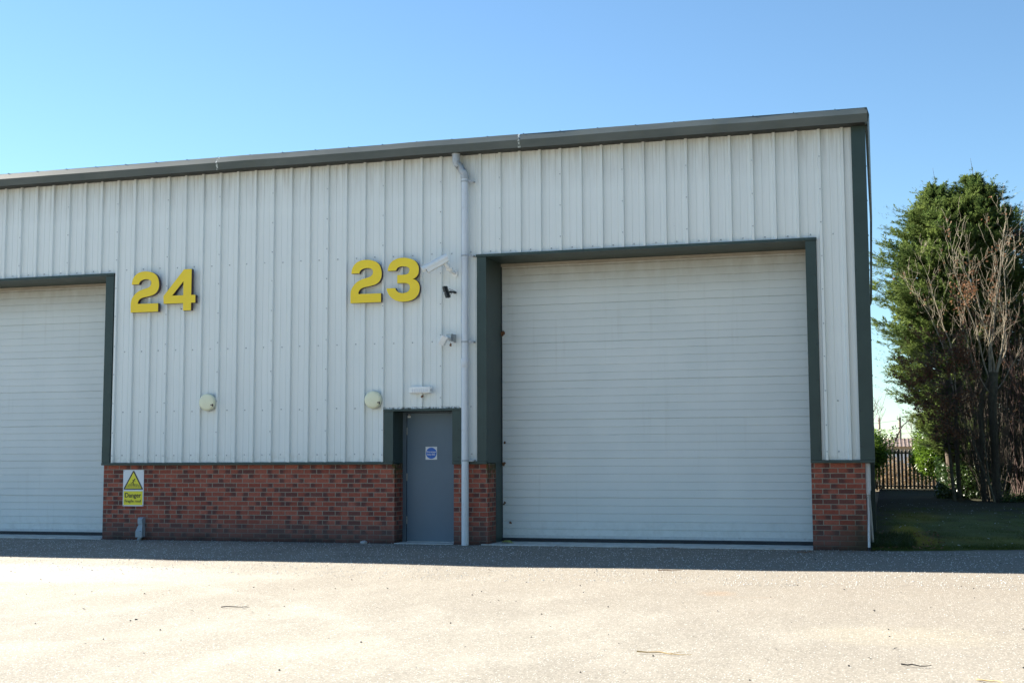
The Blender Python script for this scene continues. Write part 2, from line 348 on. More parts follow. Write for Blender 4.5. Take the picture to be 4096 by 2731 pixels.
M = dict(
    clad=mk_clad(), secdoor=mk_secdoor(), brick=mk_brick(), green=mk_green(col=(.036, .062, .057)), dgreen=mk_green('dark_green_reveal', (.030, .050, .040)),
    gutter=mk_gutter(), asphalt=mk_asphalt(), lawn=mk_lawn(),
    soil=simple('dry_ground', (.16, .13, .08), .95, var=.4, vs=.8, bump=.5),
    screw=simple('fixing_head', (.46, .50, .52), .4, var=.3, vs=30),
    dscrew=simple('dark_fixing_head', (.035, .045, .045), .5),
    rubber=simple('black_rubber', (.022, .028, .034), .6, var=.3, vs=6),
    alu=simple('aluminium_strip', (.55, .60, .62), .35, var=.12, vs=9, dirt=((.1, .1, .1), .5)),
    concrete=simple('concrete_sill', (.56, .57, .54), .9, var=.22, vs=5, bump=.4, dirt=((.10, .10, .09), .7)),
    bluedoor=simple('blue_grey_paint', (.112, .172, .235), .4, var=.07, vs=1.5, bump=.08),
    bluedoor2=simple('blue_grey_frame', (.10, .14, .18), .45, var=.1),
    pipe=simple('grey_pipe', (.66, .71, .77), .38, var=.05, vs=2, dirt=((.2, .2, .19), .22)),
    pipe2=simple('grey_pipe_fitting', (.42, .46, .50), .5, var=.15, vs=12, dirt=((.14, .13, .08), .6)),
    yellow=simple('yellow_face', (1.0, .70, .02), .28, var=.05, vs=1.2, spec=.5),
    maroon=simple('dark_sign_return', (.055, .028, .038), .5),
    white=simple('white_paint', (.90, .91, .89), .4, var=.06, dirt=((.4, .36, .28), .35)),
    upvc=simple('white_plastic', (.87, .88, .87), .35, var=.06, vs=8, dirt=((.3, .28, .22), .4)),
    cream=simple('aged_cream_plastic', (.86, .85, .62), .4, var=.05, vs=6),
    cream2=simple('aged_pale_plastic', (.60, .61, .52), .5, var=.12, vs=15, dirt=((.14, .10, .06), .75)),
    black=simple('black_plastic', (.018, .022, .024), .4, var=.25, vs=12),
    glass=simple('dark_lens', (.02, .025, .03), .08, var=.1),
    galv=simple('galvanised_bracket', (.45, .47, .48), .35, metal=.6, var=.15, vs=30),
    sign_w=simple('sign_white', (.78, .80, .84), .35, var=.02), sign_y=simple('sign_yellow', (.90, .78, .035), .35, var=.04),
    sign_k=simple('sign_black', (.016, .018, .020), .4), sign_b=simple('sign_blue', (.0, .13, .58), .35, var=.03),
    box=simple('grey_plastic_cover', (.32, .38, .43), .45, var=.08, vs=8),
    duct=simple('white_duct', (.66, .66, .68), .45, var=.08, dirt=((.12, .11, .10), .6)),
    stone=simple('pale_stone', (.42, .44, .47), .9, var=.25, vs=30, bump=.6),
    fence=simple('dark_painted_steel', (.012, .017, .016), .5, var=.2),
    bark=simple('grey_green_bark', (.085, .075, .045), .9, var=.45, vs=9, bump=.7),
    twig=simple('pale_twig_bark', (.28, .24, .17), .8, var=.35, vs=5),
    dtwig=simple('dark_twig_bark', (.060, .048, .032), .85, var=.4, vs=5),
    trunkc=simple('conifer_bark', (.07, .05, .035), .95, var=.4, vs=10, bump=.6),
    redtwig=simple('reddish_twig_bark', (.10, .06, .05), .8, var=.3, vs=5),
    cypress=mk_leaf('cypress_spray', (.028, .066, .020), (.19, .245, .070), .38, .6, .25, 1.3),
    laurel=mk_leaf('laurel_leaf', (.05, .11, .012), (.16, .25, .03), .5, .32, .5, 3),
    beech=mk_leaf('dry_beech_leaf', (.12, .058, .034), (.28, .15, .08), .35, .7, .2, 6),
    bramble=mk_leaf('dry_bramble', (.22, .14, .075), (.42, .31, .18), .35, .8, .2, 2.5),
    ivy=mk_leaf('ivy_leaf', (.018, .040, .012), (.045, .085, .020), .3, .4, .4, 4),
    grass=mk_leaf('grass_blade', (.045, .070, .016), (.11, .14, .03), .4, .7, .2, 2),
    roofred=simple('red_brown_sheet', (.13, .095, .08), .7, var=.2), wallb=simple('buff_wall', (.42, .34, .25), .9, var=.2),
    wood=simple('weathered_pole', (.25, .23, .18), .9, var=.3, vs=3), van=simple('white_body_paint', (.75, .77, .8), .25, var=.03),
    rooft=simple('grey_roof_sheet', (.24, .26, .26), .55, var=.1), straw=simple('dry_straw', (.42, .30, .14), .9, var=.3, vs=20),
    cable=simple('black_cable', (.02, .02, .02), .6), leafd=simple('dead_leaf', (.20, .10, .05), .85, var=.4, vs=40),
    willow=simple('pale_green_leaf', (.30, .34, .12), .6, var=.3, vs=30),
)
BR = M['brick']
# ---------------------------------------------------------------- ground
def lerp_tab(x, T):
    return np.interp(x, [t[0] for t in T], [t[1] for t in T])
GT = [(-30, -.03), (3, -.037), (5, -.034), (7, -.029), (10.4, -.043), (14, -.022), (16.7, .0), (22, .01)]
def gz(x, y):
    x = np.asarray(x, float); y = np.asarray(y, float)
    a = lerp_tab(x, GT); d = np.clip(-y, 0, None)
    z = a*np.clip(d/3.4, 0, 1)-.0115*np.clip(d-3.4, 0, 16)
    return z-.012*np.exp(-((x-5.75)/.6)**2-((y+3.5)/.5)**2)+.003*np.sin(x*1.9+y*.7)*np.clip(d, 0, 1)
def sheet(name, xs, ys, zf, mat, keep=None, **kw):
    X, Y = np.meshgrid(xs, ys); Z = zf(X, Y); nx, ny = len(xs), len(ys)
    V = np.stack([X, Y, Z], -1).reshape(-1, 3).tolist(); F = []
    for j in range(ny-1):
        for i in range(nx-1):
            if keep and not keep((xs[i]+xs[i+1])/2, (ys[j]+ys[j+1])/2): continue
            a = j*nx+i; F.append((a, a+1, a+nx+1, a+nx))
    b = MB(); b.v = [tuple(v) for v in V]; b.f = F; b.m = [0]*len(F); b.sm = [True]*len(F)
    return b.build(name, mat, **kw)
sheet('ground', np.array([-900, -400, -150, -60, -30, -15, 0, 8, 14, 20, 30, 60, 150, 400, 900.]),
      np.array([-600, -200, -80, -40, -20, -12, -8, -4, -2, 0, 1.5, 6, 20, 38, 60, 150, 400, 1500.]),
      lambda x, y: gz(x, y)-.05, M['soil'], kind='structure')
sheet('asphalt_yard', np.concatenate([np.arange(-110, -4, 2.), np.arange(-4, 20, .3), np.arange(20, 34, 2.)]),
      np.concatenate([np.arange(-118, -22, 2.), np.arange(-22, -.01, .25), [0, .45, .95]]), gz, M['asphalt'], kind='structure')
def lawn_edge(x): return -.14+.80*np.clip((x-14.95)/2.2, 0, 1)**.8+.04*math.sin(x*3.1)+.025*math.sin(x*9.3)
def mk_lawn_mesh():
    xs = np.concatenate([np.arange(14.93, 19, .07), np.arange(19, 30, .6)]); b = MB()
    ts = np.concatenate([[0, .02, .05], np.linspace(.12, 6, 45), np.linspace(6.4, 38.4, 60)])
    V = []
    for t in ts:
        for x in xs:
            y = lawn_edge(x)+.03*math.sin(x*23+1)+t
            z = .002 if t == 0 else .012+.012*math.sin(x*2.3+y)*math.sin(y*1.1)+.010*random.random()+.02*min(1, t)
            V.append((x, y, z))
    nx = len(xs); F = [(j*nx+i, j*nx+i+1, (j+1)*nx+i+1, (j+1)*nx+i) for j in range(len(ts)-1) for i in range(nx-1)]
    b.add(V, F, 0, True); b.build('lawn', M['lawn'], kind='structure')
mk_lawn_mesh()

# ---------------------------------------------------------------- the building
LX0, LX1 = -2.85, 2.155           # left big door opening
PX0, PX1 = 7.545, 8.555           # personnel door opening
RX0, RX1 = 9.125, 14.115          # right big door opening
WL, WR = -22.0, 15.02; DEP = 23.0; EAVE = 6.27; LT = 4.60; BT = 1.285
bld = empty('warehouse', (3, 0, 0), 'long pale ribbed industrial unit over a red brick plinth with a dark green gutter', 'building')
P = 1/3
def profile(x0, x1):
    """cladding profile between x0 and x1: list of (x, y)"""
    tab = [(0, -.050), (.110, -.050), (.135, 0), (.335, 0), (.343, -.006), (.485, -.006), (.493, 0), (.655, 0), (.663, -.006), (.805, -.006), (.813, 0), (.960, 0)]
    out = []
    def yat(x):
        f = (x/P) % 1
        T = tab+[(1, -.050)]
        for (a, ya), (b, yb) in zip(T, T[1:]):
            if a <= f <= b: return ya+(yb-ya)*(f-a)/(b-a)
        return 0
    out.append((x0, yat(x0)))
    i = math.floor(x0/P)
    while i*P < x1:
        for f, y in tab:
            x = (i+f)*P
            if x0+1e-4 < x < x1-1e-4: out.append((x, y))
        i += 1
    out.append((x1, yat(x1)))
    return out
clad = MB(); panels = [(WL, LX0-.155, 1.31, EAVE), (LX0-.155, LX1+.155, LT+.012, EAVE), (LX1+.155, PX0-.165, 1.31, EAVE), (PX0-.165, 8.70, 2.16, EAVE),
                       (8.70, 8.97, 1.31, EAVE), (8.97, 14.275, LT+.012, EAVE), (14.275, WR-.19, 1.31, EAVE)]
for x0, x1, z0, z1 in panels:
    pr = profile(x0, x1); V = []
    zs = [z0, z1]
    for z in zs: V += [(x, y, z) for x, y in pr]
    n = len(pr); clad.add(V, [(i, i+1, n+i+1, n+i) for i in range(n-1)])
    clad.add([(x, y+.002, z0) for x, y in pr]+[(x, .05, z0) for x, y in pr], [(n+i, n+i+1, i+1, i) for i in range(n-1)])
def inpanel(x, z):
    return any(x0+.02 < x < x1-.02 and z0+.03 < z < z1 for x0, x1, z0, z1 in panels)
for i in range(-18, 46):
    for z in (4.66, 3.23, 2.18, 1.434):
        x = (i+.57)*P+random.uniform(-.006, .006)
        if z == 3.23 and (i < 7 or i > 24): continue
        if inpanel(x, z): clad.dome((x, -.003, z+random.uniform(-.006, .006)), .0125, h=.7, mi=1)
    if i % 3 == 1:
        for z in (1.43, 1.82, 2.33, 2.83, 3.33, 3.84, 4.34, 4.84, 5.34, 5.84):
            x = (i+.055)*P
            if inpanel(x, z): clad.dome((x, -.051, z+random.uniform(-.008, .008)), .011, h=.7, mi=1)
clad.build('wall_cladding', [M['clad'], M['screw']], bld)
# solid wall behind the cladding (dark core), in strips between the openings
core = MB()
for x0, x1, z0, z1 in ((WL+.05, LX0-.02, BT+.03, EAVE), (LX1+.02, PX0-.02, BT+.03, EAVE), (PX1+.02, RX0-.02, BT+.03, EAVE), (RX1+.02, WR-.06, BT+.03, EAVE),
                       (LX0-.02, LX1+.02, LT+.03, EAVE), (PX0-.02, PX1+.02, 2.18, EAVE), (RX0-.02, RX1+.02, LT+.03, EAVE)):
    core.box(x0, x1, .055, .30, z0, z1)
core.build('wall_core', M['dgreen'], bld)
# brick plinth
YB = .02
for nm, x0, x1, dp in (('brick_plinth', WL, LX0, .42), ('brick_plinth', LX1, PX0, .42), ('brick_plinth', PX1, RX0, .42), ('brick_plinth', RX1, 14.885, .42)):
    b = MB(); z0 = -.12
    b.quad((x0, YB, z0), (x1, YB, z0), (x1, YB, BT), (x0, YB, BT))
    b.quad((x1, YB, z0), (x1, YB+dp, z0), (x1, YB+dp, BT), (x1, YB, BT)); b.quad((x0, YB+dp, z0), (x0, YB, z0), (x0, YB, BT), (x0, YB+dp, BT))
    b.quad((x1, YB+dp, z0), (x0, YB+dp, z0), (x0, YB+dp, BT), (x1, YB+dp, BT)); b.quad((x0, YB, BT), (x1, YB, BT), (x1, YB+dp, BT), (x0, YB+dp, BT))
    b.build(nm, BR, bld)
b = MB(); b.quad((14.883, YB+.42, -.1), (14.78, DEP, -.1), (14.78, DEP, BT), (14.883, YB+.42, BT)); b.box(14.5, 14.775, DEP-.2, DEP, -.1, BT); b.build('gable_plinth', BR, bld)
# drip trim over the brick
for x0, x1 in ((WL, LX0), (LX1, PX0-.005), (PX1+.0, RX0), (RX1, 15.025)):
    b = MB(); b.prism([(x0, -.012, 1.313), (x0, -.066, 1.309), (x0, -.066, 1.272), (x0, -.060, 1.268), (x0, -.056, 1.30), (x0, .05, 1.301), (x0, .05, 1.313)], (x1-x0, 0, 0))
    b.build('drip_trim', M['green'], bld)
b = MB(); b.box(14.99, 15.02, -.03, .6, 1.268, 1.312); b.build('drip_trim', M['green'], bld)
# gable: cladding plane, corner flashing, verge
b = MB()
RY, RZ = 19.0, 8.35   # ridge
def gtop(y): return EAVE+.1+(RZ-EAVE-.1)*(y/RY) if y <= RY else RZ+(EAVE-RZ)*((y-RY)/(DEP-RY))
for i in range(int(DEP/P)):
    y0, y1 = i*P+.2, min((i+1)*P+.2, DEP)
    for f0, f1, d0, d1 in ((0, .12, .0, .0), (.12, .2, .0, -.03), (.2, .92, -.03, -.03), (.92, 1, -.03, .0)):
        a, c = y0+f0*(y1-y0), y0+f1*(y1-y0)
        ga, gc = 14.985-.0072*a, 14.985-.0072*c
        b.quad((ga+d0, a, 1.31), (gc+d1, c, 1.31), (gc+d1, c, gtop(c)-.02), (ga+d0, a, gtop(a)-.02))
b.build('gable_cladding', M['clad'], bld)
b = MB()
b.box(WR-.2, WR+.004, -.056, -.0, 1.313, 4.345); b.box(WR-.199, WR+.0065, -.059, 0, 4.341, 6.25); b.box(WR-.03, WR+.0045, .0, .21, 1.313, 6.3)
b.build('corner_flashing', M['green'], bld)
b = MB()
for z in np.arange(1.5, 6.2, .52):
    b.dome((WR-.178, -.058, z), .011, h=.7); b.dome((WR+.005, .05, z), .011, axis=(1, 0, 0), h=.8)
b.build('flashing_screws', M['dscrew'], bld, kind='stuff')
# rear wall and left end so the block is closed
b = MB(); b.quad((14.77, DEP, -.1), (WL, DEP, -.1), (WL, DEP, EAVE), (14.77, DEP, EAVE)); b.add([(WL, 0, -.1), (WL, DEP, -.1), (WL, DEP, EAVE), (WL, RY, RZ), (WL, 0, EAVE)], [(0, 1, 2, 3, 4)]); b.build('rear_wall', M['clad'], bld)
b = MB(); b.prism([(WL-.05, -.12, EAVE+.11), (WL-.05, RY, RZ+.06), (WL-.05, DEP+.1, EAVE+.06), (WL-.05, DEP+.1, EAVE-.02), (WL-.05, RY, RZ-.03), (WL-.05, -.12, EAVE+.03)], (14.86-WL, 0, 0)); b.build('roof', M['rooft'], bld)
# gutter: boxed profile with a bulging fold, mitred end
G = [(-.215, 6.482), (-.232, 6.480), (-.318, 6.368), (-.268, 6.252), (.0, 6.255)]
g = MB(); xs = [WL-.1, 4.41, 4.42, 9.74, 9.75, 15.065]
gx = [WL-.1, -4, 4.42, 9.75, 15.062]
for a, c, off in ((gx[0], gx[2], 0), (gx[2]-.03, gx[3], .003), (gx[3]-.03, gx[4], 0)):
    V = []
    n = 24
    for i in range(n+1):
        x = a+(c-a)*i/n; wv = .0022*math.sin(x*1.7)+.0015*math.sin(x*4.1)
        V += [(x, y-off-(.0 if k == 4 else wv), z+wv) for k, (y, z) in enumerate(G)]
    g.add(V, [(i*5+k, i*5+k+1, (i+1)*5+k+1, (i+1)*5+k) for i in range(n) for k in range(3)])
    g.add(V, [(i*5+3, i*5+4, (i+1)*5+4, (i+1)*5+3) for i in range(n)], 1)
g.add([(15.062, y, z) for y, z in G]+[(15.062, 0, 6.478)], [(0, 1, 2, 3, 4, 5)])
g.quad((WL, -.235, 6.478), (15.062, -.235, 6.478), (15.062, -.228, 6.44), (WL, -.228, 6.44))
for x in np.arange(-5.8, 15, .6): g.box(x, x+.012, -.235, -.222, 6.474, 6.490)
gut = g.build('gutter', [M['gutter'], simple('shaded_gutter_underside', (.035, .038, .034), .8, var=.4, vs=4)], bld)  # second slot: shade of the underside put into a darker colour
v = MB()   # verge trim up the gable
for (y, z), (y2, z2) in (((-.26, 6.36), (RY, RZ+.0)), ((RY, RZ+.0), (DEP, EAVE+.1))):
    prof = [(15.03, .115), (15.062, .11), (15.092, .0), (15.066, -.12), (15.025, -.125)]
    V = [(x-.0032*max(0, y), y, z+dz) for x, dz in prof]+[(x-.0032*y2-(.08 if y > 1 else 0), y2, z2+dz) for x, dz in prof]
    v.add(V, [(i, i+1, 6+i-0 if False else 5+i+1, 5+i) for i in range(4)]); v.add(V[:5], [(4, 3, 2, 1, 0)])
v.build('verge_trim', M['gutter'], bld)
# frames of the big doors
def screws(x, zs, y=-.058, r=.010):
    m = MB()
    for z in zs: m.dome((x, y, z), r, h=.8)
    return m
def big_door(x0, x1, name='loading_door'):
    fr = MB(); D = .80
    def jamb(a, c, inner, sgn):
        b = MB(); zb = 1.313; zj = 4.335
        b.box(a, c, -.056, -.004, zb, zj); b.box(a+.001, c-.001, -.059, -.004, zj-.004, LT-.035)
        xi = inner
        b.box(min(xi, xi-sgn*.012), max(xi, xi-sgn*.012), -.004, D-.002, zb-.04, LT-.02)
        b.box(min(xi+sgn*.006, xi-sgn*.010), max(xi+sgn*.006, xi-sgn*.010), YB+.42, D-.002, -.05, zb-.04)
        return b
    jamb(x0-.155, x0, x0, 1).build('door_jamb', [M['green']], bld)
    jamb(x1, x1+.155, x1, -1).build('door_jamb', [M['green']], bld)
    for xx in (x0-.13, x1+.13): screws(xx, np.arange(1.45, 4.5, .52)).build('jamb_screws', M['dscrew'], bld, kind='stuff')
    b = MB(); b.box(x0-.165, x1+.165, -.074, -.0, LT-.03, LT+.010); b.box(x0, x1, -.004, D, LT-.028, LT-.016)
    b.build('lintel', M['green'], bld)
    # door curtain: sections of 5 ribs
    d = MB(); z = .088; zs = []
    k = 0
    while z < LT-.02:
        z1 = min(z+.1257, LT-.02); big = (k % 5 == 0)
        gapn = .008 if big else .006; dep = .020 if big else .012
        zs += [(z, D+dep), (z+gapn, D+dep), (z+gapn+.005, D), (z1-.004, D)]; z = z1; k += 1
    zs.append((LT-.02, D))
    V = [(x, y, zz) for zz, y in zs for x in (x0-.02, x1+.02)]
    d.add(V, [(2*i, 2*i+1, 2*i+3, 2*i+2) for i in range(len(zs)-1)])
    root = d.build(name, M['secdoor'], bld)
    tp = MB(); tp.box(x0, x1, D-.03, D-.004, LT-.075, LT-.03); tp.build('head_seal', simple('beige_head_trim', (.36, .32, .26), .7, var=.2), root)
    al = MB(); al.box(x0+.0, x1, D-.008, D+.01, .072, .118); al.build('bottom_rail', M['alu'], root)
    rb = MB(); rb.prism([(x0, D-.006, .072), (x0, D-.016, .05), (x0, D-.012, .012), (x0, D+.05, .012), (x0, D+.05, .072)], (x1-x0, 0, 0)); rb.build('bottom_seal', M['rubber'], root)
    MB().box(x0, x0+.012, D-.02, D, .01, LT-.03).build('edge_seal', M['rubber'], root); MB().box(x1-.012, x1, D-.02, D, .01, LT-.03).build('edge_seal', M['rubber'], root)
    return root
dl = big_door(LX0, LX1); tag(dl, label='pale ribbed loading door cut off by the left edge')
dr = big_door(RX0, RX1); tag(dr, label='wide pale ribbed loading door right of the downpipe')
def sill(x0, x1, y0, y1, z, skew=0):
    b = MB(); n = 30; V = []
    for i in range(n+1):
        x = x0+(x1-x0)*i/n; j = .012*math.sin(x*5)+.008*random.random()
        xa = x-(skew*(1-i/n) if skew else 0)
        V += [(xa, y0+j, -.03), (xa, y0+j+.003, z-.004), (xa, y0+j+.012, z), (x, y1, z)]
    b.add(V, [(i*4+k, (i+1)*4+k, (i+1)*4+k+1, i*4+k+1) for i in range(n) for k in range(3)])
    b.build('door_sill', M['concrete'], bld)
sill(RX0, RX1, -.03, .86, .014, .11); sill(LX0, LX1, -.02, .86, .014); sill(PX0, PX1-.0, -.01, .46, .010)
# personnel door
b = MB(); b.box(PX0-.162, PX0, -.056, -.004, 1.313, 2.118); b.box(PX0-.012, PX0+.0, -.004, .395, 1.27, 2.118); b.build('door_jamb', M['green'], bld)
b = MB(); b.box(PX1, 8.712, -.056, -.004, 1.313, 2.118); b.box(PX1, PX1+.012, -.004, .395, 1.27, 2.118); b.build('door_jamb', M['green'], bld)
b = MB(); b.box(PX0-.166, 8.716, -.070, -.0, 2.122, 2.156); b.box(PX0, PX1, -.004, .395, 2.126, 2.138); b.build('lintel', M['green'], bld)
m = screws(PX0-.145, (1.38, 1.80)); m2 = screws(8.66, (1.38, 1.82)); m.v += []; m.build('jamb_screws', M['dscrew'], bld, kind='stuff'); m2.build('jamb_screws', M['dscrew'], bld, kind='stuff')
b = MB(); b.bbox(PX0+.068, PX1-.04, .405, .45, .02, 2.103, .004)
door = b.build('fire_exit_door', M['bluedoor'], bld)
b = MB(); b.box(PX0, PX0+.062, .385, .46, .0, 2.122); b.box(PX1-.05, PX1, .385, .46, .0, 2.122); b.box(PX0+.062, PX1-.05, .385, .46, 2.108, 2.122)
b.box(PX0+.030, PX0+.036, .379, .384, .0, 2.12); b.build('door_frame', M['bluedoor2'], door)
b = MB(); b.box(PX0+.0, PX1, .455, .47, -.01, 2.12); b.build('door_backing', M['rubber'], door)
b = MB(); b.box(PX0+.07, PX1-.05, .398, .45, .008, .019); b.build('door_threshold', M['alu'], door)
for z in (.3, 1.0, 1.75): MB().tube([(PX0+.070, .398, z), (PX0+.070, .398, z+.12)], .007, 8).build('hinge', M['galv'], door)
# gable side door surround glimpsed past the corner
b = MB(); b.box(14.9, 14.985, 4.4, 4.72, -.02, 1.266); pass; b.build('side_door_jamb', M['green'], bld)

# ---------------------------------------------------------------- downpipe
dp = empty('downpipe', (8.79, -.1, 0), 'grey round plastic downpipe between the blue-grey door and the wide loading door', 'pipe')
def loft(path, r, k=20): m = MB(); m.tube(path, r, k); return m
PXX, PYY, PR = 8.79, -.118, .058
loft([(PXX, PYY, -.0), (PXX, PYY, 2.86)], PR, 24).build('lower_pipe', M['pipe'], dp)
loft([(PXX, PYY, 2.86), (PXX, PYY, 5.86)], PR-.002, 24).build('upper_pipe', M['pipe'], dp)
loft([(PXX, PYY, 2.80), (PXX, PYY, 2.805), (PXX, PYY, 2.93), (PXX, PYY, 2.945)], [PR+.003, PR+.007, PR+.008, PR+.003], 24).build('joint_socket', M['pipe'], dp)
ex = 8.655; ey = -.165
path = [(ex, ey, 6.26), (ex, ey, 6.14)]
for t in np.linspace(0, 1, 8)[1:]:
    q = t*R(62); path.append((ex+.09*(1-math.cos(q)), ey+.03*t, 6.14-.09*math.sin(q)))
mx_, my_, mz_ = path[-1]
for t in np.linspace(0, 1, 8):
    q = R(62)*(1-t); path.append((PXX-.075*(1-math.cos(q)), PYY-.015*(1-t), 5.90+.075*math.sin(q)))
path.append((PXX, PYY, 5.84))
sw = loft(path, PR+.002, 20)
sw.tube([(ex, ey, 6.255), (ex, ey, 6.225)], PR+.010, 20); sw.tube([(PXX, PYY, 5.895), (PXX, PYY, 5.86)], PR+.009, 20)
i0 = len(path)//2
a0 = Vector(path[i0-1]); a1 = Vector(path[i0]); dv = (a1-a0).normalized(); sw.tube([a0-dv*.008, a0+dv*.012], PR+.007, 20)
sw.build('swan_neck', M['pipe2'], dp)
for z in (5.80, 4.59, 3.205, 1.325):
    c = MB(); c.tube([(PXX, PYY, z-.014), (PXX, PYY, z+.014)], PR+.005, 24); c.box(PXX+.055, PXX+.135, -.125, -.105, z-.016, z+.014)
    c.box(PXX+.115, PXX+.14, -.115, -.0, z-.012, z+.012); c.tube([(PXX+.10, -.14, z), (PXX+.10, -.095, z)], .013, 6); c.tube([(PXX+.14, -.14, z), (PXX+.14, -.095, z)], .010, 6)
    c.build('pipe_bracket', M['pipe2'], dp)

# ---------------------------------------------------------------- number digits
TWO = [(.014, .487), (.019, .535), (.039, .597), (.081, .651), (.14, .688), (.216, .706), (.292, .708), (.376, .696), (.452, .665), (.503, .623), (.533, .567), (.549, .495), (.549, .432), (.534, .377), (.505, .332), (.463, .302), (.404, .281), (.337, .268), (.261, .258), (.202, .242), (.16, .212), (.142, .173), (.141, .146), (.539, .146), (.54, 0), (.003, 0), (0, .155), (.011, .218), (.041, .272), (.083, .323), (.142, .363), (.201, .387), (.269, .405), (.328, .418), (.37, .44), (.391, .47), (.398, .502), (.391, .534), (.369, .554), (.33, .568), (.285, .57), (.234, .565), (.192, .547), (.167, .52), (.155, .487)]
THREE = [(.019, .514), (.027, .57), (.051, .624), (.093, .67), (.151, .701), (.218, .719), (.284, .722), (.359, .713), (.433, .693), (.491, .663), (.532, .617), (.556, .562), (.561, .507), (.553, .452), (.528, .407), (.492, .379), (.459, .366), (.5, .35), (.542, .317), (.566, .269), (.575, .217), (.568, .155), (.542, .094), (.493, .046), (.427, .016), (.353, .002), (.279, 0), (.204, .011), (.129, .04), (.071, .086), (.029, .141), (.007, .194), (0, .23), (.153, .23), (.165, .195), (.19, .168), (.228, .149), (.278, .141), (.328, .145), (.374, .163), (.402, .198), (.407, .235), (.393, .277), (.357, .3), (.31, .307), (.186, .307), (.186, .441), (.302, .441), (.351, .446), (.384, .468), (.399, .501), (.396, .538), (.372, .562), (.334, .575), (.276, .581), (.227, .577), (.19, .56), (.172, .532), (.164, .514)]
FOUR = [(.391, .71), (.536, .71), (.536, .262), (.616, .262), (.616, .128), (.536, .128), (.536, 0), (.384, 0), (.384, .128), (.008, .128), (0, .262)]
HOLE = [(.382, .505), (.170, .264), (.382, .264)]
def soften(L):
    n = len(L); out = []
    for i in range(n):
        a, b, c = Vector(L[i-1]), Vector(L[i]), Vector(L[(i+1) % n])
        d1 = (b-a).normalized(); d2 = (c-b).normalized()
        if d1.dot(d2) < .80: out.append(tuple(b))
        else: out += [tuple(b+(a-b)*.25), tuple(b+(c-b)*.25)]
    return out
def digit(name, loops, ox, oz, label):
    root = empty(name, (ox+.28, 0, oz), label, 'number', 'raised yellow unit numbers on the wall')
    y0, y1 = -.137, -.062
    def flat(y, shrink=0):
        Vv = [[Vector((p[0], p[1], 0)) for p in L] for L in loops]
        tri = tessellate_polygon(Vv); flatv = [p for L in Vv for p in L]
        return [(ox+p.x, y, oz+p.y) for p in flatv], [tuple(t) for t in tri]
    def fixn(V, F, s):
        out = []
        for f in F:
            a, b, c = (Vector(V[i]) for i in f)
            out.append(f if (b-a).cross(c-a).y*s > 0 else f[::-1])
        return out
    b = MB(); V, F = flat(y0); b.add(V, fixn(V, F, -1)); V2, F2 = flat(y0+.003); b.add(V2, fixn(V2, F2, 1))
    o = 0
    for L in loops:
        n = len(L); b.add(V[o:o+n]+V2[o:o+n], [(i, (i+1) % n, n+(i+1) % n, n+i) for i in range(n)]); o += n
    b.build('digit_face', M['yellow'], root)
    c = MB(); V, F = flat(y0+.0035); V2, F2 = flat(y1); c.add(V2, fixn(V2, F2, 1))
    o = 0
    for L in loops:
        n = len(L); c.add(V[o:o+n]+V2[o:o+n], [(i, (i+1) % n, n+(i+1) % n, n+i) for i in range(n)]); o += n
    xs = [p[0] for p in loops[0]]; zs = [p[1] for p in loops[0]]
    for px, pz in ((loops[0][0][0]+.05, max(zs)*.93), (min(xs)+.3, .06)):
        c.tube([(ox+max(.1, min(.44, px)), y1, oz+pz-.02), (ox+max(.1, min(.44, px)), -.0, oz+pz-.02)], .008, 6)
    c.build('digit_return', M['maroon'], root)
    return root
T2 = soften(TWO)
digit('number_digit', [T2], 2.708, 3.892, 'raised yellow digit 2 beside the 4, left of the round cream alarm boxes')
digit('number_digit', [FOUR, HOLE], 3.346, 3.892, 'raised yellow digit 4 with a triangular hole')
digit('number_digit', [T2], 6.817, 3.898, 'raised yellow digit 2 beside the 3, near the white camera')
digit('number_digit', [soften(THREE)], 7.452, 3.888, 'raised yellow digit 3 next to the white security camera')

# ---------------------------------------------------------------- text
def text(s, size, x, z, y, mat, parent, name, center=True, width=None, bold=.0):
    cu = bpy.data.curves.new('lettering', 'FONT'); cu.body = s; cu.size = size; cu.align_x = 'CENTER' if center else 'LEFT'
    cu.extrude = .0006; cu.offset = bold; cu.fill_mode = 'BOTH'; cu.resolution_u = 4
    ob = bpy.data.objects.new('lettering', cu); COL.objects.link(ob)
    dg = bpy.context.evaluated_depsgraph_get(); me = bpy.data.meshes.new_from_object(ob.evaluated_get(dg))
    bpy.data.objects.remove(ob); bpy.data.curves.remove(cu)
    xs = [v.co.x for v in me.vertices]; w_ = max(xs)-min(xs); k = width/w_ if width else 1; cx = (max(xs)+min(xs))/2
    for v_ in me.vertices:
        v_.co = Vector((x+(v_.co.x-cx)*k, y-v_.co.z, z+v_.co.y))
    me.name = name; me.materials.clear(); me.materials.append(mat); me.transform(Matrix.Translation(-wloc(parent)))
    o = bpy.data.objects.new(name, me); COL.objects.link(o); o.parent = parent; return o
